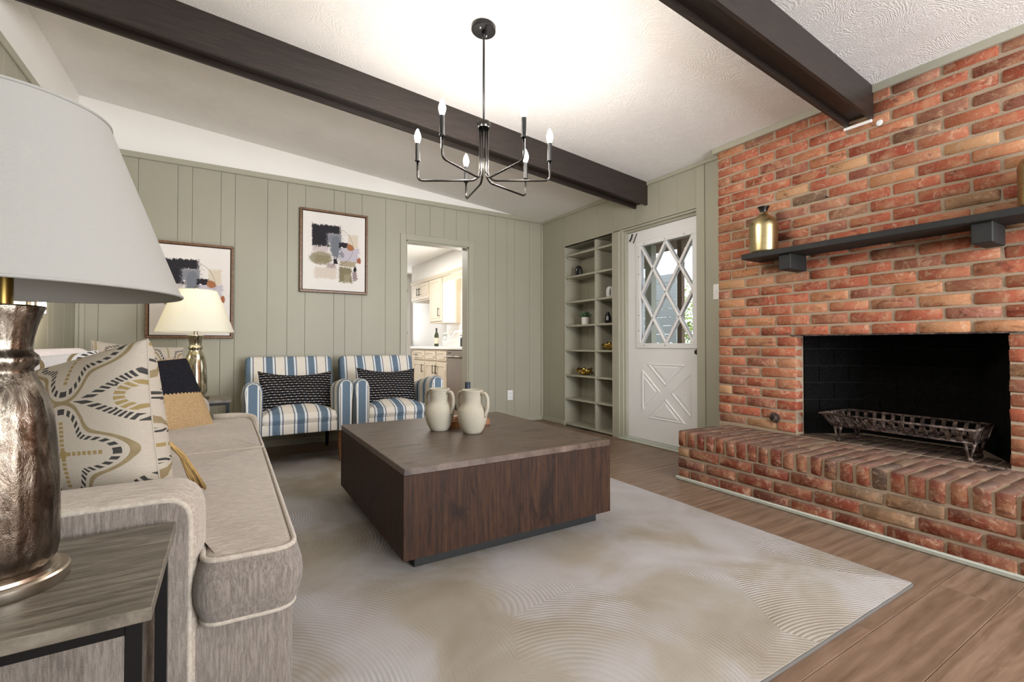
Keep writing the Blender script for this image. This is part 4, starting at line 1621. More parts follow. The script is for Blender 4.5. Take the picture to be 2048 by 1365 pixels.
# arms: outline in (x,z), extruded along y
for (ya, yb, xf) in ((SY0, SY0 + .165, -.052), (SY1 - .165, SY1, -.10)):
    o_ = round_poly([(SB + .02, RZ + .006), (xf, RZ + .006), (xf, .606), (SB + .02, .606)], [.01, .01, .07, .02], 6)
    o_ = resample(o_, .08)
    fr = frame((0, yb, 0), (1, 0, 0), (0, 0, 1), (0, -1, 0))
    bd = MB().slab(o_, 0, yb - ya, .020, fr=fr, nb=4, caps=3, bulge=.012)
    bd.build('arm', 'sofa_top', sofa, smooth=True)
    # outer face panel, same fabric with side shade painted in
    near = abs(ya - SY0) < .01
    o2_ = resample(round_poly([(SB + .04, RZ + .03), (xf - .018, RZ + .03), (xf - .018, .588), (SB + .04, .588)], [.01, .01, .055, .02], 6), .08)
    yy_ = ya if near else yb
    fr = frame((0, yy_ + (.004 if near else -.004), 0), (1, 0, 0), (0, 0, 1), (0, -1 if near else 1, 0))
    MB().slab(o2_, 0, .007, .004, fr=fr, nb=2, caps=2).build('arm_side_panel', 'sofa', sofa, smooth=True, angle=50, label='grey shaded-weave side panel' if False else 'side panel with vertical weave, side shade painted in')
    pts = [(x_, yy_ + (.003 if near else -.003), z_) for x_, z_ in o2_ if z_ > .06]
    pts = sorted(pts, key=lambda q: (q[2] > .57, q[0] if q[2] > .57 else 0)) if False else pts
    full = [(x_, yy_ + (.002 if near else -.002), z_) for x_, z_ in resample(round_poly([(SB + .04, RZ + .03), (xf - .016, RZ + .03), (xf - .016, .590), (SB + .04, .590)], [.01, .01, .055, .02], 6), .08)]
    MB().tube(full, .0065, 8, closed=True).build('arm_piping', 'piping', sofa, smooth=True)
MB().slab(resample(round_poly([(SB - .01, SY0 + .01), (-.70, SY0 + .01), (-.70, SY1 - .01), (SB - .01, SY1 - .01)], .05, 4), .12), .25, .84, .04, crown=.01).build('back_frame', 'sofa_top', sofa, smooth=True)


def seat(outl, rr, name='seat_cushion'):
    o_ = resample(round_poly(outl, rr, 6), .05)
    c = MB().slab(o_, .296, .452, .022, crown=.030, crown_b=.0, nb=5, bulge=.018, caps=7).build(name, 'sofa_top', sofa, smooth=True)
    # the boxing (side band) is darker: side shade painted into the colour
    n = len(o_)
    P_ = [Vector(p) for p in o_]
    m1, m2, band_ = [], [], MB()
    for i in range(n):
        e_ = P_[(i + 1) % n] - P_[i - 1]
        nn = Vector((e_.y, -e_.x)).normalized()
        m1.append((P_[i].x + nn.x * .000, P_[i].y + nn.y * .000, .446))
        m2.append((P_[i].x + nn.x * .001, P_[i].y + nn.y * .001, .302))
    MB().tube(m1, .0065, 8, closed=True).build('piping', 'piping', c, smooth=True)
    MB().tube(m2, .0055, 8, closed=True).build('piping', 'piping', c, smooth=True)
    vs, fs = [], []
    K = 6
    for k in range(K + 1):
        t = k / K
        for i in range(n):
            e_ = P_[(i + 1) % n] - P_[i - 1]
            nn = Vector((e_.y, -e_.x)).normalized()
            d = .0025 + .0185 * math.sin(math.pi * t)
            vs.append((P_[i].x + nn.x * d, P_[i].y + nn.y * d, .303 + (.445 - .303) * t))
    for k in range(K):
        for i in range(n):
            l = (i + 1) % n
            fs.append((k * n + i, k * n + l, (k + 1) * n + l, (k + 1) * n + i))
    MB().add(vs, fs).build('boxing', 'sofa', c, smooth=True, label='side band with vertical weave, side shade painted in')
    return c


xf = -.044
seat([(-.66, 1.475), (xf, 1.475), (xf, 1.272), (.150, 1.262), (.155, 2.535), (-.66, 2.535)], [.03, .008, .04, .055, .02, .02])
c = seat([(-.66, 2.548), (.155, 2.548), (.150, 3.63), (-.06, 3.63), (-.06, 3.435), (-.66, 3.435)], [.02, .02, .13, .04, .01, .03])
# fat rolled edge at the far end
pp = smoothpath([(-.07, 3.61, .462), (.06, 3.62, .462), (.15, 3.56, .455), (.165, 3.40, .445), (.158, 3.10, .443)], .12, 7)
MB().tube(pp, [.024 - .016 * max(0, (i / len(pp) - .55)) / .45 for i in range(len(pp))], 10).build('rolled_edge', 'piping', c, smooth=True, label='thick cream rolled edge')
for ya, yb in ((1.47, 2.53), (2.545, 3.44)):
    fr = frame((-.56, 0, .46), (0, 1, 0), (-.20, 0, 1), (1, 0, .20))
    o_ = resample(round_poly([(ya, 0), (yb, 0), (yb, .475), (ya, .475)], [.04, .04, .12, .12], 5), .08)
    MB().slab(o_, -.12, .02, .055, crown=.03, fr=fr, nb=5).build('back_cushion', 'back_cush', sofa, smooth=True, label='pale pinkish back cushion')


# ---- scatter cushions on the sofa
def cushion(name, loc, ez, up, w_, h_, th, mat, label, group, pinch=.07, sag=0.0, n=22, wr=0.0, warp=None, pw=.42):
    ez = Vector(ez).normalized()
    up = Vector(up)
    up = (up - ez * up.dot(ez)).normalized()
    ex = up.cross(ez)
    t = thing(name, loc, label, 'cushion', group)
    fr = frame(loc, ex, up, ez)
    MB().pillow(w_, h_, th, fr, n, pinch, sag, wrinkle=wr, warp=warp, pw=pw).build('cover', mat, t, smooth=True, weld=True)
    # seam
    pts = []
    K = 16
    for side in range(4):
        for k in range(K):
            a = math.sin((2 * k / K - 1) * math.pi / 2)
            s_, q = [(a, -1), (1, a), (-a, 1), (-1, -a)][side]
            x = w_ / 2 * s_ * (1 - pinch * (1 - q * q))
            y = h_ / 2 * q * (1 - pinch * (1 - s_ * s_)) - sag * (1 - s_ * s_) * max(0, q)
            if warp:
                x, y = warp(x, y)
            pts.append(fr @ Vector((x, y, 0)))
    MB().tube(pts, .0022, 6, closed=True).build('seam', mat, t, smooth=True)
    return t


GS = 'patterned cushions on the sofa'
def lean(w_, h_, k1, k2):
    """a cushion slumped to one side: flat bottom, right edge leaning in, left side lower"""
    return lambda x, y: (x - k1 * (y + h_ / 2), -h_ / 2 + (y + h_ / 2) * (1 + k2 * (x / w_ - .5)))


cushion('throw_pillow', (-.318, 1.705, .705), (-.68, -.73, .08), (0, 0, 1), .57, .50, .25, 'medal', 'large medallion-patterned cushion behind the near sofa arm, in front of all others', GS, pinch=.05, wr=.003, warp=lean(.57, .50, .24, .26), pw=.36)
cushion('throw_pillow', (-.56, 1.95, .670), (.35, -.93, .16), (-.05, 0, 1), .46, .48, .15, 'medal_lit', 'medallion-patterned cushion, lit tone painted in, half hidden behind the front lamp', GS, pinch=.05)
cushion('throw_pillow', (-.420, 3.360, .705), (.45, -.88, .20), (0, .2, 1), .44, .48, .13, 'medal', 'medallion-patterned cushion at the far end, behind the black and tan one', GS, pinch=.06)
cushion('throw_pillow', (-.215, 3.205, .655), (.62, -.78, .22), (0, .12, 1), .38, .43, .13, 'knit', 'knitted cushion, black above and tan below, at the far end of the sofa', GS, pinch=.03, warp=lean(.38, .43, .34, .10))
t = thing('yarn_tassel', (-.066, 1.76, .487), 'tan yarn tassel hanging down to the seat beside the front medallion cushion', 'tassel')
m = MB()
for i in range(34):
    a = rnd.uniform(-1, 1)
    p0 = Vector((-.150 + rnd.uniform(-.006, .006), 1.630 + rnd.uniform(-.01, .01), .680))
    p1 = Vector((-.106 + a * .006, 1.645 + rnd.uniform(-.006, .006), .620))
    p2 = Vector((-.084 + a * .013, 1.700 + rnd.uniform(-.006, .006), .550))
    p3 = Vector((-.066 + a * .015, 1.760 + rnd.uniform(-.012, .012), .489 + rnd.uniform(-.002, .008)))
    m.tube([p0, p1, p2, p3], .0028, 4)
m.build('strands', 'tan_yarn', t, smooth=True, kind='stuff')

# ---- end tables
def end_table(x0, x1, y0, y1, zf, label):
    t = thing('end_table', ((x0 + x1) / 2, (y0 + y1) / 2, zf), label, 'table', 'grey wood end tables')
    MB().box(x0, x1, y0, y1, .530, .550, .0015).build('tabletop', 'grey_oak', t)
    i_ = .012
    a, b, c_, d = x0 + i_, x1 - i_, y0 + i_, y1 - i_
    s_ = .021
    for (xx, yy) in ((a, c_), (b - s_, c_), (a, d - s_), (b - s_, d - s_)):
        MB().box(xx, xx + s_, yy, yy + s_, zf, .530, .001).build('leg', 'black_metal', t)
    m = MB()
    m.box(a + s_, b - s_, c_, c_ + s_, .512, .530).box(a + s_, b - s_, d - s_, d, .512, .530)
    m.box(a, a + s_, c_ + s_, d - s_, .512, .530).box(b - s_, b, c_ + s_, d - s_, .512, .530)
    m.build('top_frame', 'black_metal', t)
    m = MB()
    m.box(a + s_, b - s_, c_, c_ + s_, .12, .135).box(a + s_, b - s_, d - s_, d, .12, .135).box(a, a + s_, c_ + s_, d - s_, .12, .135).box(b - s_, b, c_ + s_, d - s_, .12, .135)
    m.build('stretcher', 'black_metal', t)
    return t


end_table(-.60, -.092, .876, 1.272, 0.013, 'grey wood end table with black metal frame beside the near sofa arm')
end_table(-.43, .032, 3.845, 4.245, 0.013, 'grey wood end table with black metal frame in the back corner beyond the sofa')


# ---- table lamps
def lamp(x, y, z, glass, shade, label, lit=False, fac=1.0):
    t = thing('table_lamp', (x, y, z), label, 'lamp', 'table lamps on the end tables')
    MB().lathe([(0, 0), (.083, 0), (.085, .003), (.085, .018), (.082, .021), (.074, .021), (.072, .026), (.060, .030), (0, .030)], (x, y, z), 56).build('base_disc', 'nickel', t, smooth=True, angle=35)
    prof = [(.060, .030), (.0685, .042), (.0715, .060), (.0712, .12), (.0700, .18), (.0665, .23), (.0625, .27), (.056, .30), (.046, .325), (.0385, .342), (.0365, .350),
            (.0425, .356), (.0445, .364), (.0425, .372), (.0365, .378), (.0355, .386), (.037, .40), (.041, .42), (.0455, .437), (.0505, .450), (.0500, .453), (.045, .452), (.0, .448)]
    MB().lathe(prof, (x, y, z), 72, wob=.012 if glass == 'mercury' else .006, nw=18).build('vase_body', glass, t, smooth=True)
    MB().lathe([(.0125, .448), (.0125, .56), (0, .56)], (x, y, z), 20).build('stem', 'antique_gold' if glass == 'mercury' else 'nickel', t, smooth=True, angle=40)
    MB().lathe([(.019, .500), (.019, .57), (.012, .575)], (x, y, z), 18).tube([(x + .02, y, z + .54), (x + .036, y - .004, z + .54)], .0035).build('socket', 'antique_gold' if glass == 'mercury' else 'nickel', t, smooth=True, angle=40)
    r0, r1, h0, h1 = .237, .131, .478, .772
    sp = [(r0, h0), (r0 - .0015, h0 - .003), (r0 - .004, h0), (r1 - .004, h1), (r1 - .0015, h1 + .003), (r1, h1)]
    sd = MB().lathe([(r0, h0), (r1, h1)], (x, y, z), 96).lathe([(r1 - .003, h1), (r0 - .003, h0)], (x, y, z), 96)
    sh = sd.build('lamp_shade', shade, t, smooth=True)
    for rr_, hh_ in ((r0, h0), (r1, h1)):
        MB().tube([(x + rr_ * math.cos(a), y + rr_ * math.sin(a), z + hh_) for a in [2 * math.pi * k / 96 for k in range(96)]], .0028, 6, closed=True).build('shade_rim', shade, sh, smooth=True)
    m = MB()
    for k in range(3):
        a = 2 * math.pi * k / 3 + .5
        m.tube([(x, y, z + h1 - .01), (x + r1 * math.cos(a), y + r1 * math.sin(a), z + h1 - .001)], .002, 5)
    m.lathe([(.0, .76), (.007, .762), (.005, .775), (.010, .785), (.008, .80), (0, .805)], (x, y, z), 14)
    m.build('spider_and_finial', 'nickel', t, smooth=True)
    MB().lathe([(0, .57), (.014, .575), (.028, .61), (.03, .64), (.018, .67), (0, .68)], (x, y, z), 18).build('bulb', 'sconce' if lit else 'white_plastic', t, smooth=True)
    if lit:
        l = bpy.data.lights.new('lamp_light', 'POINT')
        l.energy = 1.6
        l.color = (1, .97, .90)
        l.shadow_soft_size = .04
        o = bpy.data.objects.new('lamp_light', l)
        COL.objects.link(o)
        o.location = (x, y, z + .70)
    return t


lamp(-.309, 1.072, .550, 'mercury', 'shade', 'large table lamp in the foreground with mottled mercury glass body and grey-white shade')
lamp(-.188, 4.018, .550, 'champagne', 'shade2', 'table lamp in the back corner with champagne glass body and bright cream shade', lit=True)

# small bright lamp on the left wall, seen below the front lampshade
t = thing('wall_sconce', (XL, 3.80, 1.12), 'small glowing wall light seen just under the front lampshade', 'wall light')
MB().box(XL, XL + .02, 3.76, 3.87, 1.08, 1.24, .004).build('back_plate', 'nickel', t)
MB().lathe([(0, 0), (.018, .004), (.02, .05), (.018, .10), (0, .105)], (XL + .05, 3.816, 1.12), 16).build('bulb', 'sconce', t, smooth=True)
MB().tube([(XL + .02, 3.816, 1.10), (XL + .05, 3.816, 1.10), (XL + .05, 3.816, 1.125)], .008).build('arm', 'nickel', t, smooth=True)
l = bpy.data.lights.new('sconce_light', 'POINT')
l.energy = 3
l.color = (1, .85, .65)
l.shadow_soft_size = .03
o = bpy.data.objects.new('sconce_light', l)
COL.objects.link(o)
o.location = (XL + .10, 3.816, 1.18)

# ---- armchairs
def armchair(label):
    X0, Y0 = .486, 4.22
    t = thing('armchair', (X0, Y0, RZ), label, 'armchair', 'blue and cream striped armchairs against the back wall')
    # backrest, leaning back
    fr = frame((X0, 4.47, .27), (1, 0, 0), (0, .30, 1), (0, -1, .30))
    o_ = resample(round_poly([(-.350, 0), (.350, 0), (.350, .578), (-.350, .578)], [.02, .02, .045, .045], 5), .06)
    MB().slab(o_, -.06, .055, .035, crown=.025, fr=fr, nb=5).build('backrest', 'stripe_x', t, smooth=True)
    # seat
    fs_ = resample(round_poly([(X0 - .262, 3.865), (X0 + .262, 3.865), (X0 + .262, 4.46), (X0 - .262, 4.46)], [.03, .03, .02, .02], 4), .06)
    MB().slab(fs_, .330, .420, .024, crown=.045, nb=5, bulge=.010, caps=7).build('seat', 'stripe_x', t, smooth=True)
    MB().slab(resample(round_poly([(X0 - .265, 3.868), (X0 + .265, 3.868), (X0 + .265, 4.44), (X0 - .265, 4.44)], .01, 2), .08), .262, .342, .010, nb=3, caps=2).build('seat_rail', 'stripe_x', t, smooth=True, angle=50)
    # scroll arms
    for sg in (-1, 1):
        prof = [(.262, .262), (.372, .262), (.374, .50), (.380, .560), (.383, .600), (.377, .632), (.358, .654), (.328, .666), (.296, .660), (.272, .640), (.259, .605), (.257, .56), (.258, .48)]
        m = MB()
        rings = []
        ysx = [3.838, 3.842, 3.856, 3.90, 4.05, 4.2, 4.35, 4.50]
        for q, yq in enumerate(ysx):
            tt = max(0, (yq - 3.90) / .60)
            drop = .115 * tt ** 1.3
            ins = [.012, .005, 0, 0, 0, 0, 0, 0][q]
            ring = []
            for px, pz in prof:
                z_ = pz - drop * max(0, (pz - .262) / .40)
                cx_, cz_ = .318, .46
                k = 1 - ins / .06
                ring.append((X0 + sg * (cx_ + (px - cx_) * k), yq, cz_ + (z_ - cz_) * (1 - ins / .2)))
            rings.append(ring)
        nP = len(prof)
        vs = [p for r_ in rings for p in r_]
        fs = [(i * nP + k, i * nP + (k + 1) % nP, (i + 1) * nP + (k + 1) % nP, (i + 1) * nP + k) for i in range(len(rings) - 1) for k in range(nP)]
        fs += [tuple(range(nP)), tuple((len(rings) - 1) * nP + k for k in range(nP))]
        m.add(vs, fs).build('arm', 'stripe_y', t, smooth=True, angle=60)
        # front facing of the arm with piping
        pf = [(px, pz) for px, pz in prof]
        cx_, cz_ = .318, .46
        ins = [(X0 + sg * (cx_ + (px - cx_) * .80), 3.838, cz_ + (pz - cz_) * .955) for px, pz in pf]
        m = MB()
        vs = [(p[0], 3.833, p[2]) for p in ins] + [(p[0], 3.845, p[2]) for p in ins]
        fs = [tuple(range(nP))] + [(k, (k + 1) % nP, nP + (k + 1) % nP, nP + k) for k in range(nP)]
        m.add(vs, fs).build('arm_facing', sg_mat(sg), t, smooth=True, angle=50)
        MB().tube([(p[0], 3.834, p[2]) for p in ins], .004, 6, closed=True).build('arm_piping', 'piping_navy', t, smooth=True)
    for sg in (-1, 1):
        MB().lathe([(0, 0), (.011, 0), (.013, .01), (.012, .02), (.022, .12), (.024, .14), (.017, .15), (.024, .16), (.024, .17), (.016, .18), (.026, .20), (.028, .22), (.022, .235), (.027, .25), (0, .25)], (X0 + sg * .300, 3.91, RZ), 18).build('front_leg', 'oak', t, smooth=True, label='turned light wood leg')
        MB().tube([(X0 + sg * .30, 4.50, .27), (X0 + sg * .31, 4.58, RZ)], [.022, .013], 8).build('rear_leg', 'black_wood', t, smooth=True)
    return t


def sg_mat(sg):
    key = 'facing_%d' % sg
    if key not in M:
        m = Mat('arm_front_stripe', .9, spec=.15)
        x = m.xyz()[0]
        ap = fabs(x - sg * .322)
        weave = m.noise(m.co(), 420, 2, .8)
        blue = m.mix(weave, '#4a6076', '#7b8c9b')
        col = m.mix(lt(ap, .046), '#d7cfc1', '#4c5768')
        col = m.mix(lt(ap, .041), col, '#d9dee0')
        col = m.mix(lt(ap, .029), col, blue)
        m.put('Base Color', col)
        M[key] = m.m
    return key


M['piping_navy'] = simple('cream_cord', '#d6cec0', .9, var=.1)
ch = armchair('striped armchair on the left, its cushion dotted with red and blue, beside the lamp table')
ch2 = copy_tree(ch)
ch2.location.x += .762
ch2.location.y -= .02
ch2['label'] = 'striped armchair on the right, in front of the kitchen doorway'
bpy.context.view_layer.update()
GL = 'black lumbar cushions on the armchairs'
cushion('lumbar_pillow', (.490, 4.180, .548), (.03, -1, .36), (.02, .2, 1), .56, .36, .13, 'dots', 'black woven cushion with dotted rows on the left armchair', GL, pinch=.06, sag=.03)
cushion('lumbar_pillow', (1.235, 4.170, .560), (.03, -1, .36), (.035, .2, 1), .53, .35, .13, 'dots', 'black woven cushion with white dotted rows on the right armchair', GL, pinch=.06, sag=.03)

# ---- framed prints
def picture(x0, x1, z0, z1, label):
    t = thing('framed_print', ((x0 + x1) / 2, YB - .02, (z0 + z1) / 2), label, 'picture', 'framed abstract prints on the back wall')
    d0, d1 = YB - .042, YB - .001
    f = .021
    for a, b, c_, d in ((x0, x1, z1 - f, z1), (x0, x1, z0, z0 + f), (x0, x0 + f, z0 + f, z1 - f), (x1 - f, x1, z0 + f, z1 - f)):
        MB().box(a, b, d0, d1, c_, d, .003).build('frame_rail', 'frame', t)
    MB().box(x0 + f, x1 - f, d1 - .008, d1 - .002, z0 + f, z1 - f).build('shadow_gap', 'matte_black', t)
    g_ = .006
    m = MB()
    a, b, c_, d = x0 + f + g_, x1 - f - g_, z0 + f + g_, z1 - f - g_
    m.add([(a, d0 + .012, c_), (b, d0 + .012, c_), (b, d0 + .012, d), (a, d0 + .012, d), (a, d1 - .008, c_), (b, d1 - .008, c_), (b, d1 - .008, d), (a, d1 - .008, d)],
          [(0, 1, 2, 3), (4, 7, 6, 5), (0, 4, 5, 1), (1, 5, 6, 2), (2, 6, 7, 3), (3, 7, 4, 0)], None,
          [(0, 0), (1, 0), (1, 1), (0, 1), (0, 0), (1, 0), (1, 1), (0, 1)])
    m.build('canvas', 'art', t, label='abstract print of dark, grey, olive and lavender patches')
    return t


picture(.580, 1.208, 1.436, 2.232, 'walnut framed abstract print between the far lamp and the kitchen doorway, the higher one')
picture(-.565, .050, .990, 1.796, 'walnut framed abstract print behind the far table lamp, the lower one')

# ---- wall outlet and switch
t = thing('wall_outlet', (2.904, YB, .33), 'white double power outlet low on the back wall', 'outlet')
MB().box(2.868, 2.940, YB - .007, YB, .272, .388, .002).build('cover_plate', 'white_plastic', t)
for z in (.308, .352):
    MB().box(2.886, 2.922, YB - .0095, YB - .006, z - .015, z + .015, .002).build('receptacle', 'white_plastic', t)
    MB().box(2.896, 2.899, YB - .0102, YB - .009, z - .004, z + .008).box(2.909, 2.912, YB - .0102, YB - .009, z - .004, z + .008).build('slots', 'rubber', t)
t = thing('light_switch', (XR, 2.35, 1.36), 'white light switch plate beside the brickwork', 'switch')
MB().box(XR - .007, XR, 2.296, 2.392, 1.300, 1.424, .002).build('cover_plate', 'white_plastic', t)
MB().box(XR - .012, XR - .006, 2.358, 2.370, 1.348, 1.376, .002).build('toggle', 'white_plastic', t)

# ---- mantel shelf and brass bottles
t = thing('mantel_shelf', (3.15, 1.2, 1.54), 'black wooden mantel shelf on blocks across the brick wall', 'shelf')
MB().box(3.042, XF - .001, -.45, 1.943, 1.524, 1.560, .003).build('board', 'black_wood', t)
for a in (1.626, .700, -.22):
    MB().box(3.075, XF - .001, a, a + .078, 1.424, 1.524, .004).build('bracket', 'black_wood', t)


def brass_bottle(x, y, label):
    t = thing('brass_bottle', (x, y, 1.56), label, 'vase', 'brass bottles on the mantel')
    MB().lathe([(0, 0), (.080, 0), (.085, .005), (.087, .02), (.089, .18), (.089, .195), (.080, .222), (.060, .246), (.035, .262), (.024, .278), (.022, .288), (.0, .288)], (x, y, 1.56), 44).build('body', 'brass', t, smooth=True)
    MB().lathe([(.022, .286), (.024, .296), (.036, .318), (.038, .322), (.035, .322), (.022, .30), (0, .296)], (x, y, 1.56), 36).build('flared_neck', 'gunmetal', t, smooth=True)
    return t


brass_bottle(3.140, 1.838, 'brushed brass bottle at the left end of the black mantel')
brass_bottle(3.150, .545, 'brushed brass bottle on the mantel at the right edge of the picture')

# ---- fire grate
gt_ = thing('fire_grate', (3.38, 1.15, HZ), 'rusty cast iron fire grate standing in the firebox', 'grate')
gx0, gx1, gy0_, gy1_ = 3.205, 3.56, .800, 1.525
bx0, bx1, by0, by1, bz, rz = 3.275, 3.49, .830, 1.478, .432, .505
m = MB()
for (a, b) in (((gx0, gy0_), (gx1 - .02, gy0_ + .02)), ((gx1 - .02, gy0_ + .02), (gx1 - .02, gy1_ - .02)), ((gx1 - .02, gy1_ - .02), (gx0, gy1_)), ((gx0, gy1_), (gx0, gy0_))):
    m.tube([(a[0], a[1], rz), (b[0], b[1], rz)], .0075, 6)
m.build('top_rail', 'iron', gt_, smooth=True)
m = MB()
for xx in (bx0, bx1):
    m.tube([(xx, by0, bz), (xx, by1, bz)], .0075, 6)
for yy in (by0, by1):
    m.tube([(bx0, yy, bz), (bx1, yy, bz)], .0075, 6)
m.build('lower_rail', 'iron', gt_, smooth=True)
N_ = 15
for i in range(N_):
    y_ = by0 + (by1 - by0) * i / (N_ - 1)
    yt = gy0_ + .02 + (gy1_ - gy0_ - .04) * i / (N_ - 1)
    q = MB()
    pts = [(gx0, yt, rz), (bx0, y_, bz), (bx1, y_, bz), (gx1 - .02, yt, rz)]
    h = .0095
    vs, fs = [], []
    for p in pts:
        vs += [(p[0], p[1] - h, p[2] + .003), (p[0], p[1] + h, p[2] + .003), (p[0], p[1] + h, p[2] - .006), (p[0], p[1] - h, p[2] - .006)]
    for s_ in range(3):
        for k_ in range(4):
            l_ = (k_ + 1) % 4
            fs.append((s_ * 4 + k_, s_ * 4 + l_, s_ * 4 + 4 + l_, s_ * 4 + 4 + k_))
    fs += [(0, 1, 2, 3), (12, 13, 14, 15)]
    q.add(vs, fs).build('slat', 'iron', gt_)
for i in range(6):
    x_ = bx0 + (bx1 - bx0) * (i + .5) / 6
    for (ye, yb_) in ((gy0_ + .01, by0), (gy1_ - .01, by1)):
        MB().box(-.009, .009, 0, 1, -.003, .003, 0, Matrix.Translation((x_, ye, rz)) @ Matrix.Rotation(math.atan2(bz - rz, abs(yb_ - ye)) * (1 if yb_ > ye else -1), 4, 'X') @ Matrix.Diagonal((1, math.hypot(yb_ - ye, bz - rz) * (1 if yb_ > ye else -1), 1, 1))).build('end_slat', 'iron', gt_)
for (xx, yy) in ((3.28, 1.455), (3.475, 1.43), (3.285, .845), (3.47, .852)):
    q = MB()
    q.tube([(xx, yy + .016, bz), (xx, yy + .014, bz - .03), (xx - .002, yy + .003, HZ + .02)], [.012, .007, .006], 8)
    q.tube([(xx, yy - .016, bz), (xx, yy - .014, bz - .03), (xx - .002, yy - .003, HZ + .02)], [.012, .007, .006], 8)
    q.box(xx - .006, xx + .006, yy - .024, yy + .024, bz - .022, bz, .002)
    q.lathe([(0, 0), (.013, 0), (.015, .008), (.010, .018), (0, .02)], (xx, yy, HZ + .0005), 10)
    q.build('leg', 'iron', gt_, smooth=True)

# gas key escutcheon, nail and the little rusty hooks
t = thing('gas_valve_cover', (XF, 1.847, .427), 'round dull brass gas key cover on the brick pier', 'valve')
MB().lathe([(0, .012), (.008, .012), (.010, .006), (.030, .005), (.036, 0)], seg=28, mat=frame((XF - .001, 1.846, .428), (0, 1, 0), (0, 0, 1), (-1, 0, 0))).build('plate', 'iron', t, smooth=True)
MB().box(XF - .0145, XF - .012, 1.841, 1.851, .423, .433).build('key_hole', 'matte_black', t)
tag(MB().tube([(XF + .01, 1.497, 1.878), (XF - .02, 1.499, 1.884)], .0035, 6).build('nail', 'rubber'), 'small nail in the brick wall above the mantel', 'nail')
t = thing('rusty_hooks', (3.18, .728, HZ), 'small rusty metal hooks lying on the hearth at its right end', 'hooks')
m = MB()
for k_ in range(3):
    a0 = k_ * 1.1
    m.tube([(3.18 + (.018 + .012 * k_) * math.cos(a0 + q * .5), .728 + (.03 + .006 * k_) * math.sin(a0 + q * .5), HZ + .004 + .003 * k_) for q in range(9)], .0032, 6)
m.build('wire', 'iron', t, smooth=True)

# ---- things on the bookcase shelves
SH = [z + .020 for z in shz]          # standing heights


def arch_ornament(y, z, mat, inner, label, rot):
    t = thing('arch_ornament', (3.49, y, z), label, 'ornament', 'arched ceramic ornaments on the bookcase')
    w_, h_, d_ = .038, .122, .028
    prof = [(-w_, 0), (w_, 0)] + [(w_ * math.cos(a), h_ - w_ + w_ * math.sin(a)) for a in [math.pi * k / 12 for k in range(13)]][0:]
    prof = [(-w_, 0.0), (w_, 0.0)] + [(w_ * math.cos(math.pi * k / 12), h_ - w_ + w_ * math.sin(math.pi * k / 12)) for k in range(13)]
    ex = Vector((math.cos(rot), math.sin(rot), 0))
    ey = Vector((0, 0, 1))
    fr = frame((3.47, y, z), ex, ey, ex.cross(ey))
    # ring body: outer outline with an elongated hole
    n = 36
    outer, inn = [], []
    for k_ in range(n):
        a = 2 * math.pi * k_ / n
        ca, sa = math.cos(a), math.sin(a)
        oz = h_ / 2 + (h_ / 2) * (abs(sa) ** .75) * (1 if sa > 0 else -1)
        ox = w_ * (abs(ca) ** (.75 if sa > 0 else .35)) * (1 if ca > 0 else -1)
        outer.append((ox, oz))
        inn.append((.013 * ca, .054 + .037 * sa))
    vs, fs = [], []
    for (src, ww) in ((outer, d_ * .55), (outer, d_ * .9), (inn, d_), (inn, -d_), (outer, -d_ * .9), (outer, -d_ * .55)):
        for i_, (a, b) in enumerate(src):
            s_ = 1 if ww in (d_ * .55, -d_ * .55) or src is inn else .86
            vs.append((a * s_, (b - h_ / 2) * s_ + h_ / 2, ww))
    L_ = 6
    for r_ in range(L_):
        for k_ in range(n):
            l_ = (k_ + 1) % n
            r2 = (r_ + 1) % L_
            fs.append((r_ * n + k_, r_ * n + l_, r2 * n + l_, r2 * n + k_))
    MB().add(vs, fs, fr).build('body', mat, t, smooth=True)
    q = MB()
    vs = [(a * 1.03, b if False else .054 + (b - .054) * 1.03, .4 * d_) for a, b in inn] + [(a * 1.03, .054 + (b - .054) * 1.03, -.4 * d_) for a, b in inn]
    fs = [(k_, (k_ + 1) % n, n + (k_ + 1) % n, n + k_) for k_ in range(n)]
    q.add(vs, fs, fr).build('inner_face', inner, t, smooth=True)


M['bronze'] = simple('copper_glaze', '#8a6038', .3, .8, var=.2)
arch_ornament(4.215, SH[6], 'gloss_black', 'gold', 'glossy black arch ornament with gold opening, high on the bookcase', R(-62))
arch_ornament(3.700, SH[5], 'gloss_white', 'bronze', 'glossy white arch ornament with bronze opening on the bookcase', R(-20))
# faceted vase
t = thing('faceted_vase', (3.48, 3.73, SH[4]), 'small glossy black faceted vase on the bookcase', 'vase')
MB().lathe([(0, 0), (.026, 0), (.037, .035), (.033, .075), (.018, .118), (.016, .125), (.012, .12), (0, .06)], (3.48, 3.745, SH[4]), 9).build('body', 'gloss_black', t)
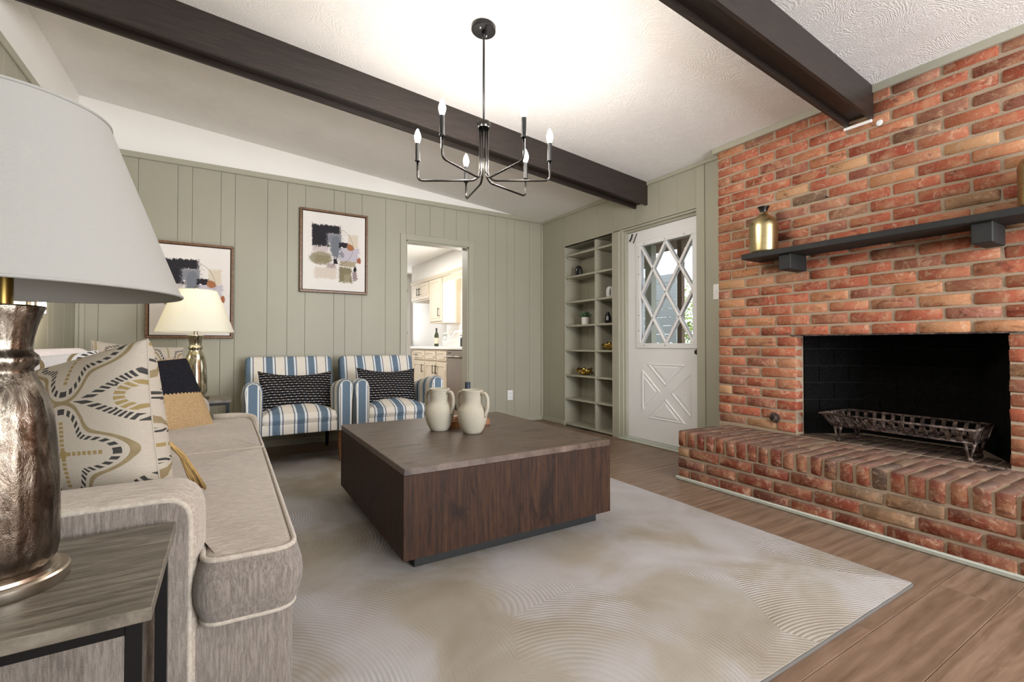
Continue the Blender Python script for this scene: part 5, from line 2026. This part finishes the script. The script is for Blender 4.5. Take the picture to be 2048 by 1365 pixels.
# potted succulent
t = thing('potted_succulent', (3.48, 4.115, SH[4]), 'small green succulent in a white pot on the bookcase', 'plant')
MB().lathe([(0, 0), (.036, 0), (.040, .004), (.044, .086), (.041, .087), (.038, .075), (0, .072)], (3.48, 4.115, SH[4]), 30).build('pot', 'pot', t, smooth=True, angle=40)
for i in range(26):
    a = i * 2.4
    el = .25 + 1.1 * (i / 26)
    L_ = .112 - .036 * (i / 26)
    d = Vector((math.cos(a) * math.cos(el), math.sin(a) * math.cos(el), math.sin(el)))
    sd_v = d.cross(Vector((0, 0, 1))).normalized()
    upv = sd_v.cross(d)
    c0 = Vector((3.48, 4.115, SH[4] + .078))
    wd_ = .014
    pts = [c0, c0 + d * L_ * .5 + sd_v * wd_ + upv * .004, c0 + d * L_ + upv * .012, c0 + d * L_ * .5 - sd_v * wd_ + upv * .004, c0 + d * L_ * .5 - upv * .006]
    MB().add(pts, [(0, 1, 4), (1, 2, 4), (2, 3, 4), (3, 0, 4), (0, 3, 2, 1)]).build('leaf', 'leaf', t)


def gold_bowl(y, z, label, seed):
    r = random.Random(seed)
    t = thing('gold_coral_bowl', (3.47, y, z), label, 'bowl', 'gold sculptural bowls on the bookcase')
    m = MB()
    n, L_ = 26, 5
    prof = [(.0, .004), (.035, .002), (.062, .018), (.080, .042), (.086, .058)]
    vs, fs = [], []
    ph = r.random() * 6
    for (pr, pz) in prof + [(q[0] * .9, q[1] + .006) for q in prof[::-1]]:
        for k_ in range(n):
            a = 2 * math.pi * k_ / n
            j = 1 + (.12 * math.sin(5 * a + ph) + .08 * math.sin(9 * a)) * (pr / .08)
            vs.append((3.47 + pr * j * math.cos(a) * .85, y + pr * j * math.sin(a) * 1.15, z + pz * (1 + .28 * math.sin(3 * a + ph) + .2 * math.sin(7 * a))))
    R_ = len(prof) * 2
    for i_ in range(R_ - 1):
        for k_ in range(n):
            l_ = (k_ + 1) % n
            fs.append((i_ * n + k_, i_ * n + l_, (i_ + 1) * n + l_, (i_ + 1) * n + k_))
    m.add(vs, fs).build('bowl', 'gold', t, smooth=True)
    for k_ in range(22):
        a = r.random() * 6.28
        rr = r.uniform(.045, .085)
        p = Vector((3.47 + rr * math.cos(a) * .85, y + rr * math.sin(a) * 1.15, z + r.uniform(.018, .052)))
        q = MB()
        d = Vector((r.gauss(0, 1), r.gauss(0, 1), abs(r.gauss(0, .6)))).normalized() * r.uniform(.010, .020)
        q.tube([p - d, p - d * .4, p + d * .4, p + d], [.003, .008, .007, .002], 6)
        q.build('nugget', 'gold', t, smooth=True)


gold_bowl(3.690, SH[3], 'gold crumpled bowl on the right half of the bookcase', 5)
gold_bowl(4.110, SH[2], 'gold crumpled bowl on the left half of the bookcase, one shelf lower', 9)

# ---- chandelier
CX, CY = 1.183, 2.237
CZ = zc(CX)
t = thing('chandelier', (CX, CY, CZ), 'black six-armed chandelier with candle bulbs hanging from the sloped ceiling', 'chandelier')
tilt = Matrix.Translation((CX, CY, CZ)) @ Matrix.Rotation(math.atan(SL), 4, 'Y')
MB().lathe([(0, .002), (.063, .002), (.066, -.002), (.066, -.024), (.063, -.027), (0, -.027)], seg=40, mat=tilt).build('canopy', 'black_metal', t, smooth=True, angle=40)
m = MB()
for a in (.6, .6 + math.pi):
    m.lathe([(0, -.036), (.005, -.034), (.006, -.027)], (.034 * math.cos(a), .034 * math.sin(a), 0), 10, mat=tilt)
m.build('canopy_screw', 'chrome', t, smooth=True)
HUB = 2.128
MB().tube([(CX, CY, CZ - .024), (CX, CY, CZ - .055), (CX, CY, HUB)], .0062, 10).build('downrod', 'black_metal', t, smooth=True)
MB().lathe([(0, -.024), (.012, -.03), (.012, -.055), (0, -.06)], (CX, CY, CZ), 14).build('swivel', 'black_metal', t, smooth=True)
MB().lathe([(0, .02), (.006, .02), (.034, .017), (.036, .012), (.036, -.014), (.034, -.018), (0, -.018)], (CX, CY, HUB), 32).build('hub', 'gunmetal', t, smooth=True, angle=40)
MB().lathe([(0, -.018), (.007, -.02), (.007, -.032), (0, -.035)], (CX, CY, HUB), 12).build('hub_nut', 'black_metal', t, smooth=True)
RR = .358
base_ang = R(-31.35 + 3)
for k_ in range(6):
    a = R(-31.35) + R((0, 49, 111, 180, 240, 306)[k_])
    ca, sa = math.cos(a), math.sin(a)

    def pt(r, z):
        return (CX + r * ca, CY + r * sa, z)
    path = smoothpath([pt(.021, HUB - .016), pt(.021, 1.858), pt(.050, 1.826), pt(RR, 1.826), pt(RR, 1.935)], .032, 6)
    arm = MB().tube(path, .0058, 10).build('arm', 'gunmetal', t, smooth=True)
    c0 = pt(RR, 1.932)
    MB().lathe([(0, 0), (.0145, 0), (.0145, .005), (.0118, .007), (.0118, .098), (.0, .098)], c0, 20).build('candle_sleeve', 'matte_black', arm, smooth=True, angle=40)
    MB().lathe([(.0, .096), (.009, .098), (.012, .108), (.0165, .124), (.0170, .136), (.0125, .154), (.005, .172), (0, .178)], c0, 18).build('bulb', 'bulb', arm, smooth=True)
